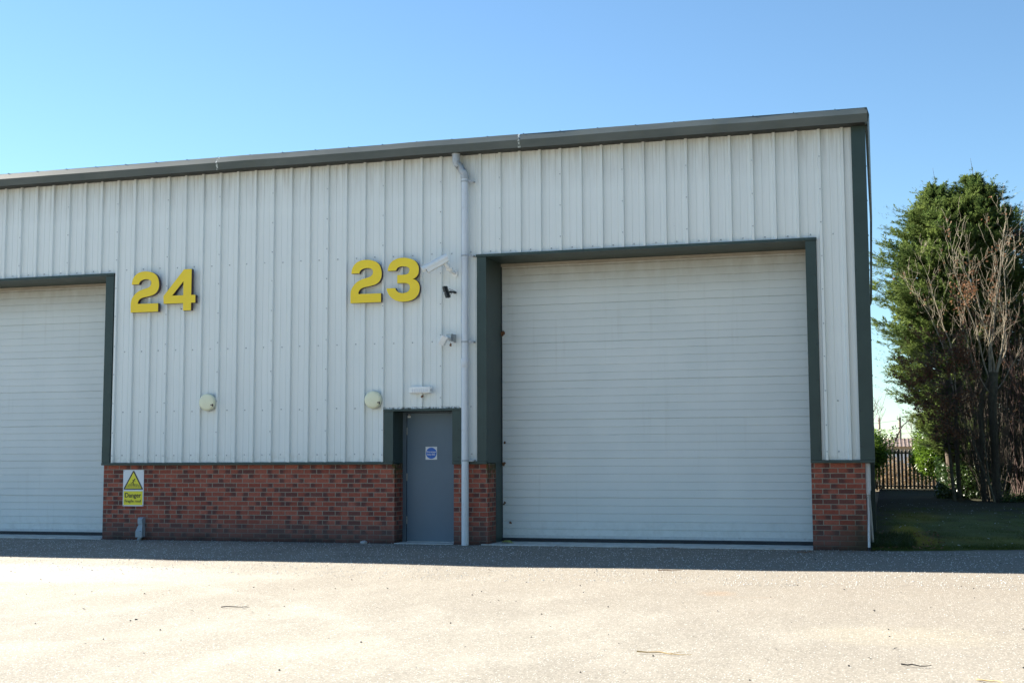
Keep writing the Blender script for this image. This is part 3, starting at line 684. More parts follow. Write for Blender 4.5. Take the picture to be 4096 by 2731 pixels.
# danger sign
def poly(m, pts, y, mi=0, ox=0, oz=0): m.add([(ox+p[0], y, oz+p[1]) for p in pts], [tuple(range(len(pts)))], mi)
S = empty('warning_sign', (2.75, .0, .57), 'white and yellow sign reading Danger Fragile roof on the brickwork', 'sign')
b = MB(); b.bbox(2.549, 2.952, YB-.012, YB-.004, .571, 1.190, .0015); b.build('sign_board', M['sign_w'], S)
yb = YB-.0125
b = MB(); b.box(2.566, 2.936, yb-.0010, yb, .590, .826); b.build('yellow_panel', M['sign_y'], S)
b = MB(); b.prism([(2.568, yb, .853), (2.934, yb, .853), (2.940, yb, .868), (2.765, yb, 1.171), (2.739, yb, 1.171), (2.562, yb, .868)], (0, -.0010, 0)); b.build('triangle_border', M['sign_k'], S)
b = MB(); b.prism([(2.592, yb-.0012, .874), (2.910, yb-.0012, .874), (2.752, yb-.0012, 1.146)], (0, -.0008, 0)); b.build('triangle_fill', M['sign_y'], S)
g_ = MB(); yk = yb-.0022
def bar(m, a, c, wd, y=yk):
    a = Vector(a); c = Vector(c); d = (c-a).normalized(); nrm = Vector((-d.y, d.x))*wd/2
    m.prism([(p.x, y, p.y) for p in (a-nrm, c-nrm, c+nrm, a+nrm)], (0, -.0006, 0))
for i, z in enumerate((.892, .908, .922, .935, .946)):
    hw = .142-.0065*i*2.1; bar(g_, (2.752-hw, z), (2.752+hw, z), .0042)
for i in range(9):
    t = (i-4)/4; bar(g_, (2.752+t*.138, .890), (2.752+t*.098, .948), .0032, yk-.0007)
g_.build('roof_grid', M['sign_k'], S)
f_ = MB(); yk2 = yk-.0016
f_.dome((2.778, yk2, 1.028), .0125, h=.1, k=12)
for a, c, w_ in (((2.766, 1.016), (2.741, .982), .017), ((2.744, .985), (2.760, .958), .011), ((2.760, .958), (2.768, .926), .009), ((2.742, .983), (2.722, .962), .011), ((2.722, .964), (2.700, .974), .008),
                 ((2.764, 1.013), (2.742, 1.019), .007), ((2.742, 1.019), (2.728, 1.010), .007), ((2.768, 1.012), (2.783, 1.000), .007), ((2.783, 1.000), (2.795, .986), .006)): bar(f_, a, c, w_, yk2)
f_.build('falling_figure', M['sign_k'], S)
text('Danger', .108, 2.751, .722, yb-.0026, M['sign_k'], S, 'danger_lettering', width=.318, bold=.0022)
text('Fragile roof', .066, 2.751, .637, yb-.0026, M['sign_k'], S, 'fragile_roof_lettering', width=.318, bold=.0008)
for x, z in ((2.566, 1.173), (2.937, 1.173), (2.566, .583), (2.937, .583)): MB().dome((x, YB-.012, z), .0055, h=.4).build('fixing_screw', M['sign_k'], S)
# fire exit notice
S = empty('fire_notice', (8.04, .4, 1.34), 'small white square notice with a blue disc reading Fire escape keep clear', 'sign')
b = MB(); b.box(7.938, 8.137, .401, .404, 1.343, 1.552); b.build('notice_plate', M['sign_w'], S)
b = MB(); b.prism([(8.0375+.092*math.cos(t), .4008, 1.4475+.092*math.sin(t)) for t in np.linspace(0, 2*math.pi, 40, endpoint=False)], (0, -.0010, 0)); b.build('blue_disc', M['sign_b'], S)
text('Fire escape', .040, 8.0375, 1.456, .3988, M['sign_w'], S, 'fire_escape_lettering', width=.158, bold=.0007)
text('keep clear', .040, 8.0375, 1.415, .3988, M['sign_w'], S, 'keep_clear_lettering', width=.142, bold=.0007)
S = empty('corner_sticker', (7.65, .4, 2.0), 'tiny black and white sticker at the top left of the blue-grey door', 'sticker')
b = MB(); b.box(7.622, 7.676, .4015, .404, 2.062, 2.092); b.build('sticker_top', M['sign_k'], S)
b = MB(); b.box(7.622, 7.676, .4015, .404, 2.030, 2.060); b.build('sticker_base', M['upvc'], S)
b = MB()
for z in (2.082, 2.071): b.box(7.63, 7.668, .4005, .4014, z-.0025, z+.0025)
b.build('sticker_print', M['sign_w'], S)

# ---------------------------------------------------------------- round alarm boxes
def alarm(x, z, label):
    S = empty('alarm_box', (x, -.035, z-.15), label, 'alarm', 'round cream alarm boxes'); k = 40
    def ring(prof, mat, nm, par):
        m = MB(); V = []
        for (rd, y) in prof: V += [(x+rd*math.cos(2*math.pi*j/k), y, z+rd*math.sin(2*math.pi*j/k)) for j in range(k)]
        m.add(V, [(i*k+j, i*k+(j+1) % k, (i+1)*k+(j+1) % k, (i+1)*k+j) for i in range(len(prof)-1) for j in range(k)], 0, True)
        m.add(V[-k:], [tuple(range(k))]); return m.build(nm, mat, par)
    ring([(.145, -.034), (.147, -.042), (.146, -.085), (.142, -.090)], M['cream2'], 'alarm_base', S)
    ring([(.142, -.089), (.1435, -.10), (.141, -.125), (.132, -.137), (.10, -.145), (.05, -.149), (.005, -.150)], M['cream'], 'alarm_cover', S)
    m = MB(); m.box(x+.085, x+.13, -.146, -.128, z-.055, z-.040); m.box(x+.118, x+.128, -.147, -.125, z-.075, z-.03); m.build('cover_catch', M['maroon'], S)
alarm(4.205, 2.322, 'round cream alarm box below the digits 24')
alarm(7.215, 2.312, 'round cream alarm box left of the blue-grey door')

# ---------------------------------------------------------------- bulkhead lamp above the door
S = empty('bulkhead_lamp', (8.02, 0, 2.4), 'white ribbed bulkhead lamp above the blue-grey door', 'lamp')
b = MB(); b.bbox(7.845, 8.205, -.075, -.036, 2.398, 2.508, .008); b.build('lamp_base', M['upvc'], S)
b = MB(); b.bbox(7.838, 8.200, -.120, -.070, 2.402, 2.512, .014); o = b.build('lamp_diffuser', M['white'], S)
b = MB()
for i in range(9): b.bbox(7.892+i*.031, 7.908+i*.031, -.128, -.118, 2.420, 2.470, .004)
b.build('lens_ribs', M['sign_w'], S)
b = MB(); b.bbox(8.19, 8.215, -.11, -.08, 2.44, 2.47, .003); b.build('lamp_clip', M['galv'], S)

# ---------------------------------------------------------------- CCTV camera
S = empty('security_camera', (8.59, -.04, 4.33), 'white security camera in a long sunshield housing beside the digit 3', 'camera')
back = Vector((8.535, -.25, 4.535)); front = Vector((8.205, -.38, 4.335)); ax = (front-back).normalized()
side = ax.cross(Vector((0, 0, 1))).normalized(); upv = side.cross(ax).normalized()
def local(m, a, s_, u_): return m+ax*a+side*s_+upv*u_
def shell(prof, a0, a1, cap0=True, cap1=True, taper=1.):
    m = MB(); n = len(prof); V = [local(back, a0, s_*taper, u_*taper) for s_, u_ in prof]+[local(back, a1, s_, u_) for s_, u_ in prof]
    m.add(V, [(i, (i+1) % n, n+(i+1) % n, n+i) for i in range(n)], 0, False)
    if cap0: m.add(V[:n], [tuple(range(n))])
    if cap1: m.add(V[n:], [tuple(range(n))[::-1]])
    return m
L_ = (front-back).length
prof = [(.070*math.cos(t), .062*math.sin(t)+.014) for t in np.linspace(0, math.pi, 12)]+[(-.070, -.045), (-.060, -.056), (.060, -.056), (.070, -.045)]
shell(prof, .0, L_-.03, taper=.92).build('housing', M['white'], S)
shp = [(.080*math.cos(t), .070*math.sin(t)+.018) for t in np.linspace(-.15, math.pi+.15, 14)]
inn = [(p[0]*.95, p[1]*.95-.001) for p in shp[::-1]]
shell(shp+inn, -.02, L_+.03, taper=.95).build('sunshield', M['white'], S)
pl = [(-.045, -.03), (.045, -.03), (.045, .045), (-.045, .045)]
shell(pl, L_-.03, L_-.026).build('lens_window', M['glass'], S)
b = MB(); j0 = local(back, .07, 0, -.045); j1 = Vector((8.555, -.20, 4.385)); b.tube([j0, (j0+j1)/2, j1], [.034, .032, .028], 14); b.dome(j1+Vector((0, 0, .01)), .036, (0, 0, -1), 1., 12, 4); b.tube([j1+Vector((-.05, 0, -.005)), j1+Vector((.05, 0, -.005))], .026, 12); b.build('swivel_joint', M['upvc'], S)
b = MB(); b.tube([j1+Vector((.0, 0, -.02)), (8.575, -.15, 4.34), (8.595, -.05, 4.33)], [.026, .022, .03], 12)
b.prism([(8.595+.052*math.cos(t), -.05, 4.33+(.065 if math.sin(t) < 0 else .045)*math.sin(t)) for t in np.linspace(0, 2*math.pi, 20, endpoint=False)], (0, .014, 0)); b.build('wall_bracket', M['white'], S)
b = MB(); b.tube([local(back, .08, .066, -.02), local(back, L_-.05, .066, -.02)], .003, 5); b.build('side_rail', M['galv'], S)

# ---------------------------------------------------------------- twin black illuminators
S = empty('infrared_lamp', (8.58, -.03, 4.02), 'small black twin lamp head on a knuckle arm under the security camera', 'lamp')
def headm(c, tilt, h=.095):
    m = Matrix.Translation(Vector(c)) @ Matrix.Rotation(R(tilt), 4, 'Y') @ Matrix.Rotation(R(-22), 4, 'Z')
    b = MB(); b.bbox(-.006, .034, -.042, .042, -h/2, h/2, .006, mat=m)
    for k in range(4): b.bbox(.032, .046, -.036, .036, -h*.4+k*h*.22, -h*.4+k*h*.22+.008, .002, mat=m)
    g2 = MB(); g2.bbox(-.011, -.004, -.038, .038, -h/2+.006, h/2-.006, .002, mat=m); return b, g2
for c, t in (((8.492, -.24, 4.045), -14), ((8.525, -.24, 3.950), -18)):
    b, g2 = headm(c, t); o = b.build('lamp_head', M['black'], S); g2.build('lens_panel', M['glass'], o)
b = MB(); b.tube([(8.52, -.22, 4.0), (8.56, -.14, 4.015), (8.59, -.04, 4.02)], [.017, .020, .014], 8); b.tube([(8.585, -.045, 4.02), (8.59, -.0, 4.02)], .022, 10); b.build('knuckle_arm', M['black'], S)
b = MB(); b.tube([(8.53, -.22, 4.03), (8.55, -.19, 4.055), (8.58, -.12, 4.045), (8.60, -.03, 4.03)], .004, 6); b.tube([(8.55, -.22, 3.96), (8.57, -.2, 3.95), (8.575, -.16, 3.98), (8.56, -.14, 4.01)], .004, 6); b.build('lead', M['cable'], S)

# ---------------------------------------------------------------- white movement detector / floodlight
S = empty('floodlight', (8.6, -.03, 3.25), 'boxy white floodlight tilted down on a galvanised bracket beside the downpipe', 'lamp')
m = Matrix.Translation(Vector((8.475, -.26, 3.222))) @ Matrix.Rotation(R(28), 4, 'Y') @ Matrix.Rotation(R(24), 4, 'Z')
b = MB(); b.bbox(-.062, .030, -.062, .062, -.075, .075, .008, mat=m); b.build('lamp_case', M['upvc'], S)
b = MB(); b.bbox(.028, .050, -.050, .050, -.06, .06, .006, mat=m)
for k in range(5): b.bbox(.048, .058, -.045, .045, -.05+k*.022, -.042+k*.022, .002, mat=m)
b.build('rear_fins', M['alu'], S)
b = MB(); b.tube([(8.535, -.30, 3.262), (8.535, -.16, 3.262)], .026, 16); b.tube([(8.535, -.305, 3.262), (8.535, -.30, 3.262)], .012, 12); b.build('pivot_knob', M['upvc'], S)
b = MB(); b.box(8.548, 8.60, -.20, -.19, 3.22, 3.33); b.box(8.59, 8.60, -.20, -.02, 3.215, 3.335); b.prism([(8.535, -.18, 3.335), (8.59, -.18, 3.225), (8.60, -.18, 3.335)], (0, .008, 0)); b.box(8.575, 8.605, -.045, -.0, 3.21, 3.34); b.box(8.50, 8.55, -.19, -.18, 3.255, 3.335); b.build('mounting_bracket', M['galv'], S)

# ---------------------------------------------------------------- cable cover low on the brick
S = empty('cable_cover', (2.95, 0, 0), 'grey plastic cable cover rising from the asphalt below the danger sign', 'cable cover')
b = MB(); b.prism([(2.905, YB, .270), (2.905, -.075, .270), (2.905, -.082, .350), (2.905, -.05, .385), (2.905, YB, .385)], (.088, 0, 0)); b.build('cover_cap', M['box'], S)
b = MB()
V = [(2.913, YB, .27), (2.985, YB, .27), (2.913, -.055, .27), (2.985, -.055, .27), (2.880, YB, .165), (2.995, YB, .165), (2.880, -.10, .150), (2.995, -.085, .150), (2.880, YB, .052), (2.995, YB, .052), (2.880, -.10, .052), (2.995, -.085, .052)]
b.add(V, [(0, 1, 3, 2)[::-1], (2, 3, 7, 6), (6, 7, 11, 10), (0, 2, 6, 4), (4, 6, 10, 8), (3, 1, 5, 7), (7, 5, 9, 11), (8, 10, 11, 9)]); b.build('cover_body', M['box'], S)
b = MB(); b.tube([(2.94, -.035, .055), (2.925, -.04, .02), (2.905, -.05, -.02)], [.034, .036, .036], 12); b.build('duct_end', M['box'], S)
b = MB(); b.tube([(2.94, -.087, .155), (2.97, -.088, .155)], .003, 5); b.build('cover_slot', M['dscrew'], S)
MB().dome((2.972, -.086, .155), .007).build('fixing_screw', M['dscrew'], S); MB().dome((2.94, -.067, .378), .006).build('fixing_screw', M['dscrew'], S)
# ---------------------------------------------------------------- white box and ducts on the gable
S = empty('meter_box', (14.93, .2, 0), 'slim white box on the end of the brick pier with two ducts running down', 'service box')
b = MB(); b.bbox(14.884, 14.946, .06, .30, .80, 1.265, .008); b.build('box_body', M['duct'], S)
b = MB(); b.bbox(14.945, 14.954, .075, .285, .86, 1.25, .003); b.build('box_lid', M['duct'], S)
b = MB(); b.tube([(14.905, .09, .80), (14.912, .06, .5), (14.908, -.01, .05)], .019, 10); b.build('duct', M['duct'], S)
b = MB(); b.tube([(14.925, .20, .80), (14.94, .3, .5), (14.955, .42, .10)], .018, 10); b.build('duct', M['duct'], S)

# ---------------------------------------------------------------- small stuff on the ground
def rock(name, c, r, mat, label, cat):
    bm = bmesh.new(); bmesh.ops.create_icosphere(bm, subdivisions=2, radius=1)
    for v_ in bm.verts: v_.co = Vector((v_.co.x*r[0], v_.co.y*r[1], v_.co.z*r[2]))*random.uniform(.82, 1.12)
    m = MB(); m.add([(v_.co+Vector(c))[:] for v_ in bm.verts], [[v_.index for v_ in f.verts] for f in bm.faces]); bm.free()
    o = m.build(name, mat); return tag(o, label, cat)
rock('stone', (7.075, -.13, .02), (.062, .05, .034), M['stone'], 'fist sized pale stone at the foot of the brick, left of the blue-grey door', 'stone')
def twig(p, ln, ang, label, mat='leafd', fork=True, r=.005, name='twig'):
    m = MB(); x, y = p; z = float(gz(x, y))+.008; pts = []
    for i in range(6):
        t = i/5-.5; pts.append((x+math.cos(ang)*ln*t+random.uniform(-.01, .01), y+math.sin(ang)*ln*t+random.uniform(-.03, .03), z+random.uniform(0, .012)))
    m.tube(pts, [r*1.2, r, r, r*.8, r*.6, r*.4], 5)
    if fork: q = Vector(pts[3]); m.tube([q, q+Vector((math.cos(ang+.7)*ln*.25, math.sin(ang+.7)*ln*.25, .008))], [r*.6, r*.3], 4)
    tag(m.build(name, M[mat]), label, 'twig')
twig((9.06, -8.05), .32, .1, 'dark forked twig on the sunlit asphalt below the digit 3', 'cable')
twig((14.05, -.55), .28, .5, 'curved twig on shaded asphalt in front of the right brick pier')
twig((13.55, -9.9), .42, -.15, 'long straw coloured stem on the sunlit asphalt in front of the wide door', 'straw')
twig((15.32, -10.1), .20, .0, 'short dark straight twig on the asphalt near the bottom right', 'cable', False)
twig((15.75, -10.6), .18, -.5, 'small orange brown twig on the asphalt, near the bottom right', 'straw', False)
twig((12.6, -3.7), .3, .2, 'thin twig lying just in front of the shadow edge', 'leafd', False)
twig((12.0, -.12), .34, .35, 'twig resting against the sill of the wide door')
twig((16.35, -8.7), .25, .9, 'crooked dark twig on the asphalt at the right', 'leafd')
def leafm(m, c, s, mi=0):
    a = random.uniform(0, 6.28); n_ = Vector((random.uniform(-.5, .5), random.uniform(-.5, .5), 1)).normalized(); u = n_.orthogonal().normalized(); u = Matrix.Rotation(a, 3, n_) @ u; v_ = n_.cross(u); c = Vector(c)
    m.add([c-u*s, c+v_*s*.5+n_*s*.15, c+u*s, c-v_*s*.5+n_*s*.1], [(0, 1, 2, 3)], mi)
m = MB()     # dark crumbs and leaf bits scattered over the yard
for i in range(330):
    y = -.3-14*random.random()**1.2; x = random.uniform(2, 18) if y < -1 else random.uniform(0, 18)
    s = random.choice((.006, .008, .01, .012, .02)); z = float(gz(x, y))+.004
    if s > .011: leafm(m, (x, y, z+.004), s*1.1)
    else: m.dome((x, y, z-.002), s, (0, 0, 1), .9, 5, 2)
tag(m.build('ground_crumbs', M['cable']), kind='stuff')
# loose pale chippings standing proud of the tarmac
def grit(n, yr, pw, r0, r1):
    y = yr[0]+(yr[1]-yr[0])*rng.random(n)**pw; x = rng.uniform(0, 18.2, n); r = rng.uniform(r0, r1, n)**1.0
    z = gz(x, y); C = np.stack([x, y, z+r*.55], 1); A = rng.uniform(0, 6.28, n); ux = np.stack([np.cos(A), np.sin(A), 0*A], 1)*r[:, None]; uy = np.stack([-np.sin(A), np.cos(A), 0*A], 1)*r[:, None]*.8; uz = np.stack([0*A, 0*A, r*.85], 1)
    q = [C+ux, C+uy, C-ux, C-uy, C+uz]
    return np.concatenate([np.stack([q[i], q[(i+1) % 4], q[4]], 1).reshape(-1, 3) for i in range(4)])
np_mesh('loose_grit', np.concatenate([grit(9000, (-5.2, .0), 1., .004, .010), grit(2600, (-14, -4), .8, .003, .006)]), 3, simple('pale_chipping', (.62, .63, .62), .8, var=.2, vs=9), kind='stuff')
m = MB()
for i in range(260):
    y = random.uniform(-1.0, .0)*random.random(); x = random.choice((random.uniform(2.2, 7.5), random.uniform(14.0, 15.2), random.uniform(9.1, 14)))
    leafm(m, (x, y-.04 if x > 9.3 and x < 14 else y-.02, float(gz(x, y))+.008), random.uniform(.008, .02))
for i in range(500): leafm(m, (random.uniform(14.95, 16.0), random.uniform(-.1, 4.5), .05), random.uniform(.012, .035))
for i in range(40): leafm(m, (2.97+random.gauss(0, .07), -.05+random.gauss(0, .03), .015), .022)
tag(m.build('leaf_litter', M['leafd']), kind='stuff')
m = MB()
for i in range(260):
    x = random.uniform(15.0, 19.5); y = random.uniform(.3, 20); leafm(m, (x, y, .06), random.uniform(.008, .028))
tag(m.build('pale_litter', M['stone']), kind='stuff')
m = MB()
for k in range(7):
    pts = [(9.26+.02*k, .30+.03*k, .02)]; a = R(-20+18*k)
    for t in (.3, .6, 1): pts.append((9.26+.02*k+.20*t*math.cos(a), .30-.10*t, .02+.05*math.sin(t*3)*.8))
    m.tube(pts, [.004, .009, .008, .002], 4)
tag(m.build('grass_tuft', M['willow']), 'wilted yellow green weed in the corner of the wide door sill', 'weed')
def caught(c, s, label, k=2):
    m = MB()
    for i in range(k):
        cc = Vector(c)+Vector((random.uniform(-s, s)*.4, -random.uniform(0, .01), random.uniform(-s, s)*.5)); a = random.uniform(0, 3.1); u = Vector((math.cos(a), -.4, math.sin(a))).normalized(); v_ = Vector((-math.sin(a), -.3, math.cos(a))).normalized()
        m.add([cc-u*s*.6, cc+v_*s*.35, cc+u*s*.6+Vector((0, -s*.3, 0)), cc-v_*s*.4], [(0, 1, 2, 3)])
    tag(m.build('dead_leaf', M['leafd']), label, 'leaf', 'dead leaves caught in cobwebs')
caught((9.16, .78, 3.42), .07, 'curled brown leaf hanging high on the left edge of the wide door', 4)
caught((9.17, .78, 1.62), .05, 'brown leaf on the left edge of the wide door, just above the brick top')
caught((9.17, .78, 1.27), .06, 'brown leaf on the left edge of the wide door, level with the brick top', 3)
caught((9.17, .78, .62), .045, 'brown leaf on the left edge of the wide door near its foot')
caught((9.26, .79, .30), .045, 'lowest dead leaf, on the face of the wide door')
caught((8.045, -.05, 2.355), .05, 'twisted brown leaf hanging under the bulkhead lamp', 3)
caught((8.56, -.14, 3.17), .04, 'rust brown leaf scrap under the floodlight bracket', 3)

# ---------------------------------------------------------------- palisade fence
fen = empty('palisade_fence', (18, 37, 0), 'dark palisade fence of pointed upright pales between the laurels', 'fence')
FX0, FX1 = 12.0, 24.0
def pale():
    m = MB(); w2 = .046; h = 1.74
    pr = [(-w2, 0), (-w2*.55, -.012), (-.01, 0), (.01, 0), (w2*.55, -.012), (w2, 0)]
    n = len(pr); V = [(x, y, .05) for x, y in pr]+[(x, y, h-.12) for x, y in pr]
    m.add(V, [(i, i+1, n+i+1, n+i) for i in range(n-1)])
    V = [(x, y, h-.12) for x, y in pr]+[(x*.45, y, h-.06) for x, y in pr]; m.add(V, [(i, i+1, n+i+1, n+i) for i in range(n-1)])
    for s_ in (-1, 0, 1): m.add([(s_*.02-.008, 0, h-.07), (s_*.02+.008, 0, h-.07), (s_*.03, -.004, h)], [(0, 1, 2)])
    m.add([(-w2, .004, .05), (w2, .004, .05), (w2, .004, h-.12), (-w2, .004, h-.12)], [(3, 2, 1, 0)])
    return m.build('pale', M['fence'], None)
p0 = pale(); i = 0; x = FX0
while x < FX1:
    o = p0 if i == 0 else p0.copy()
    if i: COL.objects.link(o)
    o.parent = fen; o.location = Vector((x-18, 0, 0)); x += .155; i += 1
for z in (.16, 1.55):
    b = MB(); b.box(FX0, FX1, 37.008, 37.05, z-.028, z+.028); b.build('rail', M['fence'], fen)
for x in (13.0, 15.75, 18.5, 21.25, 24): b = MB(); b.box(x-.04, x+.04, 37.05, 37.14, 0, 1.72); b.build('post', M['fence'], fen)

# ---------------------------------------------------------------- foliage tools
def rand_unit(n):
    v_ = rng.normal(size=(n, 3)); return v_/np.linalg.norm(v_, axis=1)[:, None]
def diamonds(C, U, W):
    """C centres, U half-length vectors, W half-width vectors -> quads"""
    return np.stack([C-U, C+W-U*.15, C+U, C-W-U*.15], 1).reshape(-1, 3)
def leaf_cloud(C, ln, wd, up=.3, jitter=.35, bias=None):
    n = len(C); nrm = rand_unit(n); nrm[:, 2] = np.abs(nrm[:, 2])+up
    if bias is not None: nrm += np.asarray(bias)
    nrm /= np.linalg.norm(nrm, axis=1)[:, None]; t = rand_unit(n); u = np.cross(nrm, t); u /= np.linalg.norm(u, axis=1)[:, None]; v_ = np.cross(nrm, u)
    s = (1+jitter*rng.uniform(-1, 1, n))[:, None]
    return diamonds(C, u*ln*.5*s, v_*wd*.5*s)
def prof_at(z, T): return np.interp(z, [t[0] for t in T], [t[1] for t in T])
# ---------------------------------------------------------------- conifer: two leaders, ragged sprays
def conifer():
    S = empty('conifer_tree', (17.6, 25, 0), 'tall dense dark green cypress with two pointed tops behind the bare tree', 'tree')
    left = [(1.2, 16.7), (2.0, 16.45), (2.6, 16.05), (3.1, 15.7), (3.6, 15.42), (4.1, 15.35), (4.6, 15.2), (5.2, 15.05), (6.0, 14.92), (6.9, 14.93), (7.6, 15.05), (8.2, 15.25), (8.7, 15.5), (9.2, 15.75), (9.8, 16.35), (10.2, 16.8), (10.6, 17.2)]
    right = [(.8, 21.5), (3, 21.5), (6, 21), (7.4, 20.5), (8.2, 20.0), (8.8, 19.75), (9.4, 19.5), (9.8, 19.25), (10.1, 19.0), (10.5, 18.4)]
    for x0, h in ((17.05, 10.3), (18.25, 10.6)):
        m = MB(); m.tube([(17.6+(x0-17.6)*.3, 25.2, 0), (x0+.1, 25, 3), (x0, 25, 7), (x0, 25, h)], [.24, .18, .10, .012], 8); m.build('trunk', M['trunkc'], S)
    Q = []
    def plume(p0_, p1, n, wmax, hl0=.035, hl1=.085, thin=1.):
        """one flat drooping frond from p0 to p1"""
        d = p1-p0_; ln = np.linalg.norm(d); d = d/ln
        t = rng.random(n)**.75; base = p0_+d*(ln*t)[:, None]
        sidev = np.cross(d, [0, 0, 1.]); sidev /= np.linalg.norm(sidev)+1e-9; upn = np.cross(sidev, d)
        rot = random.uniform(-.5, .5); sidev, upn = sidev*math.cos(rot)+upn*math.sin(rot), upn*math.cos(rot)-sidev*math.sin(rot)
        wid = wmax*(1-t)**.8*np.minimum(1, .35+t*2)+.012
        sx = rng.uniform(-1, 1, n); C = base+sidev*(sx*wid)[:, None]+upn*(rng.normal(0, .028, n)-.16*wmax*sx*sx)[:, None]
        C[:, 2] -= .10*ln*t*(1-t)
        dirv = d*.75+sidev*(sx*.8)[:, None]+upn*rng.uniform(-.25, .35, n)[:, None]; dirv /= np.linalg.norm(dirv, axis=1)[:, None]
        hl = rng.uniform(hl0, hl1, n)[:, None]
        nn = upn+.55*rand_unit(n); wv = np.cross(dirv, nn); wv /= np.linalg.norm(wv, axis=1)[:, None]
        Q.append(diamonds(C, dirv*hl, wv*hl*.26*thin))
    NB = 1750
    for i in range(NB):
        lead = random.choice((17.05, 18.25, random.uniform(16.9, 19.1)))
        top = 10.35 if lead == 17.05 else (10.6 if lead == 18.25 else 9.95)
        z = 1.7+(top-1.7)*random.random()**.88
        a = random.uniform(0, 2*math.pi)
        if math.sin(a) > .3 and random.random() < .6: a = -a
        dx, dy = math.cos(a), math.sin(a)
        taper = min(1, max(.05, (top-z)/2.2))**.85
        rl = min(max(.10, lead-prof_at(z, left)), 3.4*taper+.10); rrr = min(max(.10, prof_at(z, right)-lead), 3.4*taper+.10); ry = min(2.4, 2.6*taper+.10)
        rx = rl if dx < 0 else rrr
        env = 1/math.sqrt((dx/rx)**2+(dy/ry)**2)
        lob = .89+.12*math.sin(z*5.1+a*2.3+lead)+.08*math.sin(z*9.7-a*3.1)
        L = env*lob*random.uniform(.82, 1.04)
        if random.random() < .22: L = env*random.uniform(.45, .8)
        if random.random() < .07: L = env*random.uniform(1.05, 1.16)
        rise = random.uniform(.05, .30)*L if z > 3 else -.05*L
        tip = np.array([lead+dx*L, 25+dy*L, z+rise*.6]); d = np.array([dx, dy, .25]); d /= np.linalg.norm(d)
        # a bough: 3-6 fronds fanning from the outer part
        bl = min(L*.8, random.uniform(.8, 1.3)); root_ = tip-d*bl
        plume(root_, tip, int(34+40*min(1, bl)), .17)
        for k in range(random.randint(4, 7)):
            q = root_+(tip-root_)*random.uniform(.0, .75); dd = d*random.uniform(.6, 1)+np.array([random.gauss(0, .5), random.gauss(0, .5), random.uniform(-.25, .42)]); dd /= np.linalg.norm(dd)
            l2 = random.uniform(.28, .62)*min(1, .3+bl); plume(q, q+dd*l2, 26, .10)
        # whippy end
        if L > env*.85:
            q = random.uniform(.15, .6); plume(tip-d*.05, tip+(d+np.array([0, 0, random.uniform(-.1, .5)]))*q, int(8+24*q), .03+.05*q, .02, .055)
    # darker inner foliage
    n = 34000; z = rng.uniform(.6, 9.6, n); a = rng.uniform(0, 2*math.pi, n)
    l = prof_at(z, left); r_ = prof_at(z, right); c = (l+r_)/2; hw = (r_-l)/2; rad = rng.uniform(.25, .80, n)
    C = np.stack([c+np.cos(a)*hw*rad, 25+np.sin(a)*2.1*np.clip((10.4-z)/2.6, .2, 1)*rad, z], 1)
    C = C[(C[:, 2] > 2.0) | (C[:, 0] > 17.6)]
    Q.append(leaf_cloud(C, .17, .085, .2))
    for lx, tz in ((17.05, 10.85), (18.25, 11.1), (18.95, 10.45), (16.2, 9.6)):
        for k in range(54):
            z = tz-1.7*random.random()**.75; L = .06+.36*(tz-z); a = random.uniform(0, 6.28); p = np.array([lx, 25, z-.15]); d = np.array([math.cos(a), math.sin(a), .5])
            plume(p, p+d*L, int(8+14*L), .03+.16*L, .02, .06)
        m = MB(); m.tube([(lx, 25, tz-1.2), (lx+.02, 25, tz-.3), (lx-.04, 25, tz+.15)], [.02, .008, .003], 5); m.build('leader', M['trunkc'], S)
    np_mesh('crown', np.concatenate(Q), 4, M['cypress'], S)
    return S
con = conifer()
# unseen conifer copies, added right of the yard to darken light from that side
for i, (x, y, s_) in enumerate(((24.5, 1, 1.0), (23.5, -5, .9), (23.2, -11, .95), (22.6, -17, .9), (23.5, -24, 1.0))):
    c = con.copy(); COL.objects.link(c); c.location = (x, y, -.1); c.scale = (s_,)*3; c.rotation_euler = (0, 0, 1.3*i)
    c['label'] = 'unseen cypress added right of the yard to dim the light from that side'; c['group'] = 'added unseen cypresses dimming the light from the right'
    for ch in con.children: d = ch.copy(); COL.objects.link(d); d.parent = c
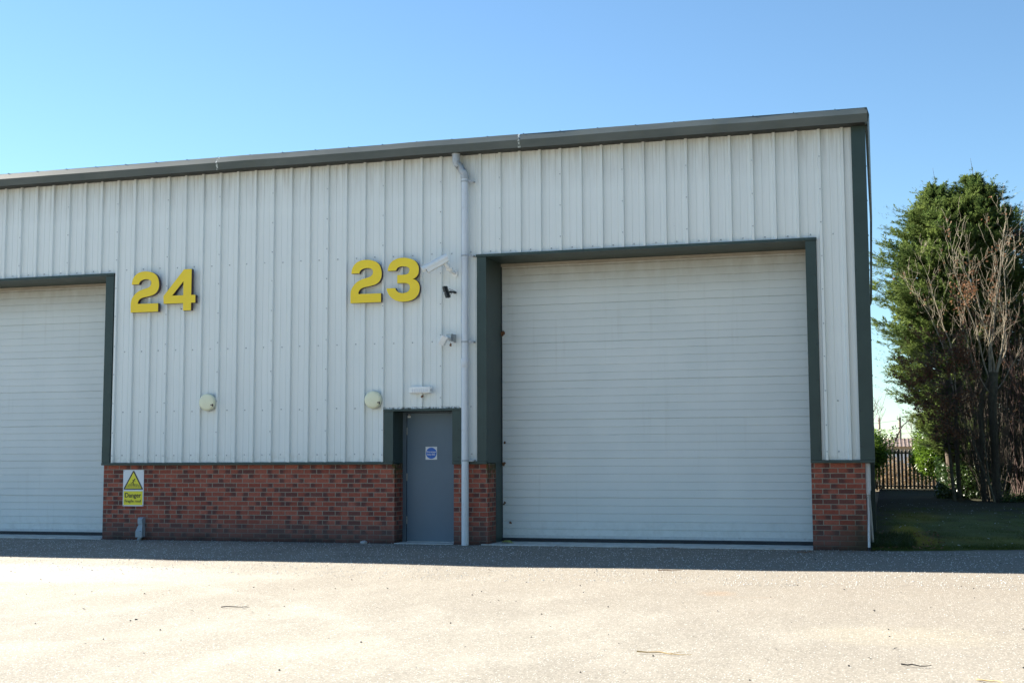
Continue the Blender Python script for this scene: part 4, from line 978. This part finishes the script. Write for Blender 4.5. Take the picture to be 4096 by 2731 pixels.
# ---------------------------------------------------------------- bare branching trees
class Tubes:
    def __init__(s): s.V = []; s.n = 0
    def add(s, pts, rad, k=4):
        P_ = np.asarray(pts, float); n = len(P_); T = np.gradient(P_, axis=0); T /= np.linalg.norm(T, axis=1)[:, None]+1e-9
        ref = np.array([.3, .9, .1]) if abs(T[0][2]) > .8 else np.array([0, 0, 1.])
        A = np.cross(T, ref); A /= np.linalg.norm(A, axis=1)[:, None]+1e-9; B = np.cross(T, A); R_ = np.asarray(rad)[:, None]
        rings = [P_+(A*math.cos(2*math.pi*j/k)+B*math.sin(2*math.pi*j/k))*R_ for j in range(k)]
        for j in range(k):
            a, b_ = rings[j], rings[(j+1) % k]
            s.V.append(np.stack([a[:-1], b_[:-1], b_[1:], a[1:]], 1).reshape(-1, 3))
def grow(tb, p, d, ln, r, depth, leaves=None, up=.25, wob=.16, split=(2, 4), shrink=.62, rmin=.003, spread=.6, top=None):
    n = 6; pts = [np.array(p, float)]; d = np.array(d, float); d /= np.linalg.norm(d)
    for i in range(n):
        d = d+rng.normal(0, wob, 3)+np.array([0, 0, up*.15]); d /= np.linalg.norm(d)
        if top is not None and pts[-1][2] > top: ln *= .6
        pts.append(pts[-1]+d*ln/n)
    r1 = max(rmin, r*.55); rad = np.linspace(r, r1, n+1)
    tb.add(pts, rad, 5 if r > .03 else (4 if r > .009 else 3))
    if leaves is not None and depth <= 1: leaves += pts[2:]
    if depth == 0: return
    k = random.randint(*split)
    for j in range(k):
        t = random.uniform(.3, 1) if j else 1.; i = min(n, max(1, int(t*n)))
        dd = pts[i]-pts[i-1]; dd /= np.linalg.norm(dd); nd = dd+rng.normal(0, spread, 3)*(1 if j else .5)+np.array([0, 0, up])
        grow(tb, pts[i], nd, ln*shrink*random.uniform(.75, 1.2), max(rmin, rad[i]*.68), depth-1, leaves, up, wob, split, shrink, rmin, spread, top)
def bare_tree():
    S = empty('bare_beech_tree', (18.35, 21.5, 0), 'leafless many stemmed tree with pale upper twigs in front of the cypress', 'tree')
    m = MB()
    m.tube([(18.40, 21.7, -.05), (18.36, 21.65, 1.2), (18.33, 21.6, 2.6), (18.40, 21.6, 3.9)], [.13, .115, .12, .14], 12)
    m.tube([(18.02, 21.75, -.05), (17.98, 21.7, 1.5), (18.05, 21.7, 3.2), (18.35, 21.6, 3.9)], [.08, .07, .07, .05], 10)
    m.tube([(17.35, 22.2, -.05), (17.3, 22.2, 2.0), (17.32, 22.1, 3.3)], [.07, .065, .06], 10)
    tk = m.build('trunk', M['bark'], S)
    tb = Tubes(); lv = []
    stems = [((18.35, 21.6, 3.8), (-.03, 0, 1), 4.6, .055, 9.3), ((18.42, 21.6, 3.85), (.05, -.05, 1), 4.4, .05, 9.0), ((18.30, 21.6, 3.7), (-.16, 0, 1), 4.9, .045, 9.2),
             ((18.45, 21.55, 3.8), (.15, 0, 1), 4.3, .045, 8.8), ((18.46, 21.6, 3.7), (.32, 0, 1), 3.8, .038, 8.2), ((18.3, 21.6, 3.6), (-.28, -.05, 1), 4.4, .038, 8.6),
             ((17.33, 22.1, 3.2), (.04, 0, 1), 4.6, .04, 8.9), ((17.3, 22.1, 3.0), (-.10, 0, 1), 3.9, .034, 7.9), ((18.25, 21.5, 3.3), (-.55, -.1, .9), 2.6, .026, 7),
             ((18.5, 21.5, 3.4), (.6, -.1, .8), 2.6, .03, 7), ((17.3, 22.0, 2.9), (-.7, -.1, .5), 1.8, .02, 5)]
    for p, d, ln, r, tp in stems:
        n = 16; pts = [np.array(p)]; dd = np.array(d, float); dd /= np.linalg.norm(dd)
        for i in range(n):
            dd = dd+rng.normal(0, .085, 3)+np.array([0, 0, .03]); dd /= np.linalg.norm(dd); pts.append(pts[-1]+dd*ln/n)
        rad = np.linspace(r, .006, n+1)*.62; tb.add(pts, rad, 6)
        for i in range(3, n+1):
            for _ in range(random.choice((0, 1, 1, 2))):
                nd = dd*.4+rng.normal(0, .55, 3)*np.array([1, 1, .5])+np.array([0, 0, .75])
                grow(tb, pts[i], nd, random.uniform(.35, 1.1)*(1-.3*i/n), max(.004, rad[i]*.3), 2, lv if random.random() < .35 else None, .28, .13, (1, 3), .62, .0028, .5, 9.2)
    np_mesh('branches', np.concatenate(tb.V), 4, M['twig'], S)
    # a patch of retained rusty leaves in the sunlit middle
    lv = np.array(lv); pick = lv[(np.abs(lv[:, 0]-17.95) < .75) & (np.abs(lv[:, 2]-6.1) < .8)]
    C = pick[rng.integers(0, len(pick), 420)]+rng.normal(0, .06, (420, 3))
    C2 = lv[rng.integers(0, len(lv), 300)]+rng.normal(0, .05, (300, 3))
    np_mesh('dry_leaves', leaf_cloud(np.concatenate([C, C2]), .085, .05, .1), 4, M['beech'], S)
bare_tree()
def beech_bush():
    S = empty('beech_sapling', (17.0, 21, 0), 'low beech holding copper brown dead leaves in the shade left of the bare tree', 'tree')
    tb = Tubes(); lv = []
    m = MB(); m.tube([(17.15, 21.3, -.05), (17.05, 21.2, 1.4), (17.0, 21.2, 2.6)], [.06, .045, .03], 7); m.build('stem', M['bark'], S)
    for i in range(85):
        z = random.uniform(1.9, 5.0); a = random.uniform(math.pi*.75, math.pi*1.9); L = random.uniform(.5, 1.15)*(1 if z < 4.5 else .8)
        grow(tb, (17.1+random.uniform(-.25, .3), 21.2, z-.5), (math.cos(a), math.sin(a)*.6, .40), L, .012, 2, lv, .05, .12, (2, 4), .6, .003, .5)
    lv = np.array(lv); w_ = (lv[:, 2] > 1.9) & (lv[:, 0] < 17.9); lv = lv[w_]
    # leaves hang in sprays, some twigs carry none
    key = np.sin(lv[:, 0]*3.1+lv[:, 2]*2.3)+np.sin(lv[:, 2]*5.3+1.0+lv[:, 1]*2)
    lv = lv[key > -.15]; C = lv[rng.integers(0, len(lv), 3600)]+rng.normal(0, .05, (3600, 3))
    np_mesh('branches', np.concatenate(tb.V), 4, M['redtwig'], S)
    np_mesh('dry_leaves', leaf_cloud(C, .085, .048, .1), 4, M['beech'], S)
beech_bush()
def thicket(name, x0, x1, y0, y1, n, h, label, mat, lean=0., fan=None, r=.008, grp=None):
    S = empty(name, ((x0+x1)/2, (y0+y1)/2, 0), label, 'shrub', grp); tb = Tubes()
    for i in range(n):
        x = random.uniform(x0, x1); y = random.uniform(y0, y1); hh = h*random.uniform(.55, 1.1)
        d = np.array([random.gauss(lean, .12), random.gauss(0, .1), 1.])
        if fan is not None: x = fan+(x-fan)*.35; d[0] = (x-fan)*.9+random.gauss(lean, .18)
        grow(tb, (x, y, -.02), d, hh*.65, r*random.uniform(.7, 1.6), 2, None, .45, .08, (2, 3), .6, .003, .28)
    return np_mesh('stems', np.concatenate(tb.V), 4, M[mat], S)
thicket('sapling_thicket', 17.5, 19.0, 20.6, 22.4, 130, 3.9, 'tangle of thin bare upright stems at the foot of the bare tree', 'dtwig', -.08, 18.25, .006)
thicket('cane_thicket', 18.75, 20.4, 21.5, 25, 120, 3.8, 'stand of thin straight pale canes at the right edge of the photo', 'dtwig', .02, None, .006)
S = empty('leaning_sapling', (18.25, 20.6, 0), 'single leaning sapling with a bare slanting stem at the front of the thicket', 'tree')
tb = Tubes()
tb.add([(18.22, 20.5, -.03), (18.12, 20.55, .45), (17.95, 20.6, .95), (17.72, 20.7, 1.7), (17.6, 20.8, 2.4)], [.04, .032, .025, .016, .01], 7)
tb.add([(18.08, 20.55, .6), (18.04, 20.55, 1.2), (17.95, 20.6, 2.2), (17.9, 20.6, 3.0)], [.022, .018, .012, .006], 6)
grow(tb, (17.72, 20.7, 1.7), (-.3, 0, 1), 1.3, .010, 2, None, .3, .1, (2, 3), .6, .003, .4)
np_mesh('stem', np.concatenate(tb.V), 4, M['bark'], S)
def birch():
    S = empty('birch_tree', (20.4, 25, 0), 'bare tree with fine reddish drooping twigs at the right edge', 'tree'); tb = Tubes()
    m = MB(); m.tube([(20.5, 24.5, 0), (20.45, 24.5, 4), (20.4, 24.5, 8.5)], [.14, .10, .03], 8); m.build('trunk', M['bark'], S)
    for i in range(46):
        z = random.uniform(5.5, 9.0); a = random.uniform(math.pi*.7, math.pi*1.5); p = np.array([20.4, 24.5, z]); pts = [p]; d = np.array([math.cos(a), math.sin(a)*.5, .45])
        for k in range(5): d = d+np.array([0, 0, -.08])+rng.normal(0, .06, 3); pts.append(pts[-1]+d*.27)
        tb.add(pts, np.linspace(.014, .004, 6), 4)
        for q in pts[2:]:
            for _ in range(6):
                w_ = [q]; e = np.array([random.gauss(-.1, .3), random.gauss(0, .3), -.1])
                for k in range(4): e = e+np.array([0, 0, -.35])+rng.normal(0, .08, 3); w_.append(w_[-1]+e*.13)
                tb.add(w_, np.linspace(.0045, .002, 5), 3)
    np_mesh('branches', np.concatenate(tb.V), 4, M['redtwig'], S)
birch()
S = empty('hazel_thicket', (19.6, 22.5, 0), 'wide bare reddish brown bush filling the right edge beside the bare tree', 'shrub'); tb = Tubes(); lv = []
for i in range(46):
    a = random.uniform(0, 6.28); grow(tb, (19.5+random.uniform(-.5, .6), 22.6+random.uniform(-.4, .4), -.02), (math.cos(a)*.22, math.sin(a)*.15, 1), random.uniform(2.6, 4.2), .016, 3, lv, .3, .08, (2, 4), .5, .0028, .42, 6.8)
np_mesh('stems', np.concatenate(tb.V), 4, M['redtwig'], S)
lv = np.array(lv); C = lv[rng.integers(0, len(lv), 900)]+rng.normal(0, .05, (900, 3)); np_mesh('dry_leaves', leaf_cloud(C, .08, .045, .1), 4, M['beech'], S)
# ---------------------------------------------------------------- laurels by the fence
def laurel(x0, x1, y0, y1, h, n, label, bulge=1., lean=None):
    S = empty('laurel_shrub', ((x0+x1)/2, (y0+y1)/2, 0), label, 'shrub', 'evergreen laurels along the fence')
    m = MB()
    for k in range(6):
        cx = random.uniform(x0+.3, x1-.3); m.tube([(cx, (y0+y1)/2, 0), (cx+random.uniform(-.3, .3), (y0+y1)/2, h*.75)], [.03, .012], 5)
    m.build('stems', M['bark'], S)
    Cs = []; lob = [(random.uniform(x0+.35, x1-.35), random.uniform(y0+.3, y1-.3), h*random.uniform(.35, .86), random.uniform(.32, .62)) for _ in range(int(14*bulge*(x1-x0)/2)+6)]
    for (a, b_, c, r_) in lob:
        v_ = rand_unit(n//len(lob)); rad = r_*rng.uniform(.72, 1.12, len(v_))[:, None]; Cs.append(np.array([a, b_, c])+v_*rad*np.array([1, 1, 1.15]))
    C = np.concatenate(Cs); C = C[(C[:, 2] > .12) & (C[:, 2] < h*1.08)]
    np_mesh('foliage', leaf_cloud(C, .125, .045, .35), 4, M['laurel'], S)
laurel(13.9, 15.52, 35.2, 36.6, 2.35, 9000, 'glossy laurel bush against the building corner, left of the open stretch of fence')
laurel(16.2, 18.6, 34.0, 36.3, 2.6, 16000, 'bright glossy laurel bush right of the open stretch of fence')
laurel(18.6, 22.5, 32.5, 36, 2.6, 11000, 'shaded laurel bush behind the thin canes at the right')
# dark evergreen underplanting behind the stems
n = 24000; C = np.stack([rng.uniform(16.8, 21.5, n), rng.uniform(23.6, 27.5, n), rng.random(n)**1.4*2.7+.03], 1); C = C[C[:, 2] < (1.7-.7*np.clip(17.6-C[:, 0], 0, .8)+.35*np.sin(C[:, 0]*5))+.5*(C[:, 0] > 18.3)]
np_mesh('undergrowth', leaf_cloud(C, .12, .06, .4), 4, M['ivy'], kind='stuff')
n = 5000; C = np.stack([rng.uniform(18.3, 20.5, n), rng.uniform(20.3, 22.5, n), np.abs(rng.normal(0, .10, n))+.04], 1)
C = C[(C[:, 1] > 20.9+.5*np.sin(C[:, 0]*4)) & (C[:, 0] > 18.55+.2*np.sin(C[:, 1]*3))]
np_mesh('ground_cover', leaf_cloud(C, .07, .045, .7), 4, M['ivy'], kind='stuff')
# grass blades and ragged edge of the lawn
def blades(n, xr, yr, hh, name, mat, dens=None):
    x = rng.uniform(*xr, n); y = yr[0]+(yr[1]-yr[0])*rng.random(n)**1.7
    e = np.array([lawn_edge(a) for a in x]); y = y+e
    if dens is not None:
        k = dens(x, y); x, y, e = x[k], y[k], e[k]
    n = len(x); h = hh*rng.uniform(.5, 1.3, n)[:, None]; C = np.stack([x, y, np.full(n, .02)], 1)
    d = rng.normal(0, .55, (n, 3)); d[:, 2] = 1; d /= np.linalg.norm(d, axis=1)[:, None]; s = rand_unit(n); s[:, 2] = 0; s = s/(np.linalg.norm(s, axis=1)[:, None]+1e-6)*.0035
    Vv = np.stack([C-s, C+s, C+d*h*.6+s*.6, C+d*h], 1).reshape(-1, 3)
    np_mesh(name, Vv, 4, mat, kind='stuff')
blades(60000, (14.95, 19.6), (-.02, 16), .045, 'grass', M['grass'], lambda x, y: (np.sin(x*5.3+y*1.1)+np.sin(y*3.7-x*2)+rng.normal(0, .7, len(x)) > -.2) & (((x-15.55)/.34)**2+((y-3.6)/3.4)**2 > rng.uniform(.5, 1.3, len(x))))
blades(3500, (14.95, 15.55), (.2, 3.5), .13, 'weeds', M['ivy'])
# ---------------------------------------------------------------- low outbuilding behind the unit, added out of view to shade the ground
S = empty('shade_outbuilding', (10, 31, 0), 'unseen low brick store added behind the warehouse to shade the ground', 'building')
b = MB(); b.box(4, 13.6, 23.05, 36.6, -.1, 2.2); b.build('wall', M['brick'], S)
b = MB(); b.box(3.8, 13.8, 23.02, 36.8, 2.2, 2.4); b.build('roof', M['rooft'], S)
b = MB(); b.box(7, 8, 36.58, 36.64, 0, 2.1); b.build('door', M['bluedoor'], S)
# ---------------------------------------------------------------- beyond the fence
n = 21000; C = np.stack([rng.uniform(13, 23, n), rng.uniform(38.6, 43, n), rng.random(n)**.8*1.5], 1); C = C[C[:, 2] < .85+.55*np.abs(np.sin(C[:, 0]*1.7+C[:, 1]))+.15*np.sin(C[:, 0]*7)]
np_mesh('bramble_bank', leaf_cloud(C, .10, .045, .1), 4, M['bramble'], kind='stuff')
tb = Tubes()
for i in range(420):
    p = np.array([random.uniform(13.5, 22), random.uniform(38.2, 42), 0.]); a = random.uniform(-.8, .8); pts = [p]; d = np.array([a, random.uniform(-.3, .3), 1.2])
    for k in range(6): d = d+np.array([a*.1, 0, -.16])+rng.normal(0, .1, 3); pts.append(pts[-1]+d*.25)
    tb.add(pts, np.linspace(.009, .003, 7), 3)
np_mesh('bramble_canes', np.concatenate(tb.V), 4, M['bramble'], kind='stuff')
# parked van
S = empty('parked_van', (16.4, 47, 0), 'white van parked beyond the fence, glimpsed between the pales', 'van')
b = MB(); b.prism([(14.6, 46, .35), (18.6, 46, .35), (18.9, 46, .45), (18.95, 46, .85), (18.2, 46, 1.0), (17.6, 46, 1.52), (14.6, 46, 1.55)], (0, 1.8, 0)); b.build('body', M['van'], S)
b = MB(); b.prism([(17.45, 45.99, 1.03), (18.05, 45.99, 1.03), (17.58, 45.99, 1.44), (17.45, 45.99, 1.44)], (0, .015, 0)); b.build('side_window', M['glass'], S)
b = MB(); b.prism([(16.6, 45.99, 1.03), (17.35, 45.99, 1.03), (17.35, 45.99, 1.44), (16.6, 45.99, 1.44)], (0, .015, 0)); b.build('side_window', M['glass'], S)
for x in (15.4, 18.0): b = MB(); b.tube([(x, 45.95, .32), (x, 46.2, .32)], .32, 18); b.build('wheel', M['rubber'], S)
# low shed with a corrugated red roof
S = empty('roadside_shed', (18, 92, 0), 'long low building with a red brown corrugated roof beyond the fence', 'building')
b = MB(); b.box(13, 30, 90, 96, -.1, 2.30); b.build('wall', M['wallb'], S)
b = MB(); V = []; n = 0
for i in range(171): x = 12.8+i*.1025; dz = .03*math.cos(i*math.pi/1.5); V += [(x, 89.6, 2.27+dz), (x, 93, 3.0+dz), (x, 96.4, 2.3+dz)]
b.add(V, [(i*3+k, (i+1)*3+k, (i+1)*3+k+1, i*3+k+1) for i in range(170) for k in range(2)]); b.build('roof', M['roofred'], S)
b = MB(); b.box(15, 16.4, 89.97, 90.02, 1.0, 1.9); b.build('window', M['glass'], S)
b = MB(); b.box(19, 20.4, 89.97, 90.02, 1.0, 1.9); b.build('window', M['glass'], S)
# poles
def pole(x, y, h, r, label, extra):
    S = empty('utility_pole', (x, y, 0), label, 'pole', 'poles beyond the fence'); b = MB(); b.tube([(x, y, 0), (x, y, h)], [r*1.15, r], 10); b.build('post', M['wood'], S)
    b = MB(); b.box(x-.35 if extra else x-.2, x+.2, y-.1, y-.02, h-.25, h-.15)
    for d in ((-.3, 0, .15) if extra else (-.1, .1)): b.tube([(x+d, y-.06, h-.15), (x+d, y-.06, h+.22)], .04, 6)
    b.build('crossarm', M['wood'], S)
pole(17.22, 150, 6.45, .155, 'taller weathered pole standing clear between the laurels', True)
pole(14.72, 150, 6.3, .14, 'weathered pole rising just right of the building corner', False)
b = MB(); b.tube([(13, 149.9, 5.6), (17.2, 149.9, 3.2+2.9), (24, 149.9, 5.6)], .022, 4); tag(b.build('overhead_cable', M['cable']), 'thin cable strung past the poles', 'cable')
def small_tree(x, y, h, label, mat='redtwig', n=1):
    S = empty('distant_tree', (x, y, 0), label, 'tree', 'small bare trees far beyond the fence'); tb = Tubes()
    for k in range(n): grow(tb, (x, y, 0), (random.uniform(-.15, .15), 0, 1), h*.45, h*.016, 5, None, .22, .12, (2, 3), .72, .012, .42)
    np_mesh('branches', np.concatenate(tb.V), 4, M[mat], S)
small_tree(15.35, 78, 7.5, 'thin bare tree just right of the building corner'); small_tree(18.6, 110, 5.2, 'small rounded bare tree behind the red roof')
small_tree(20.5, 100, 6, 'bare tree behind the right laurel'); small_tree(14.9, 60, 3.2, 'low bare sapling above the left laurel')
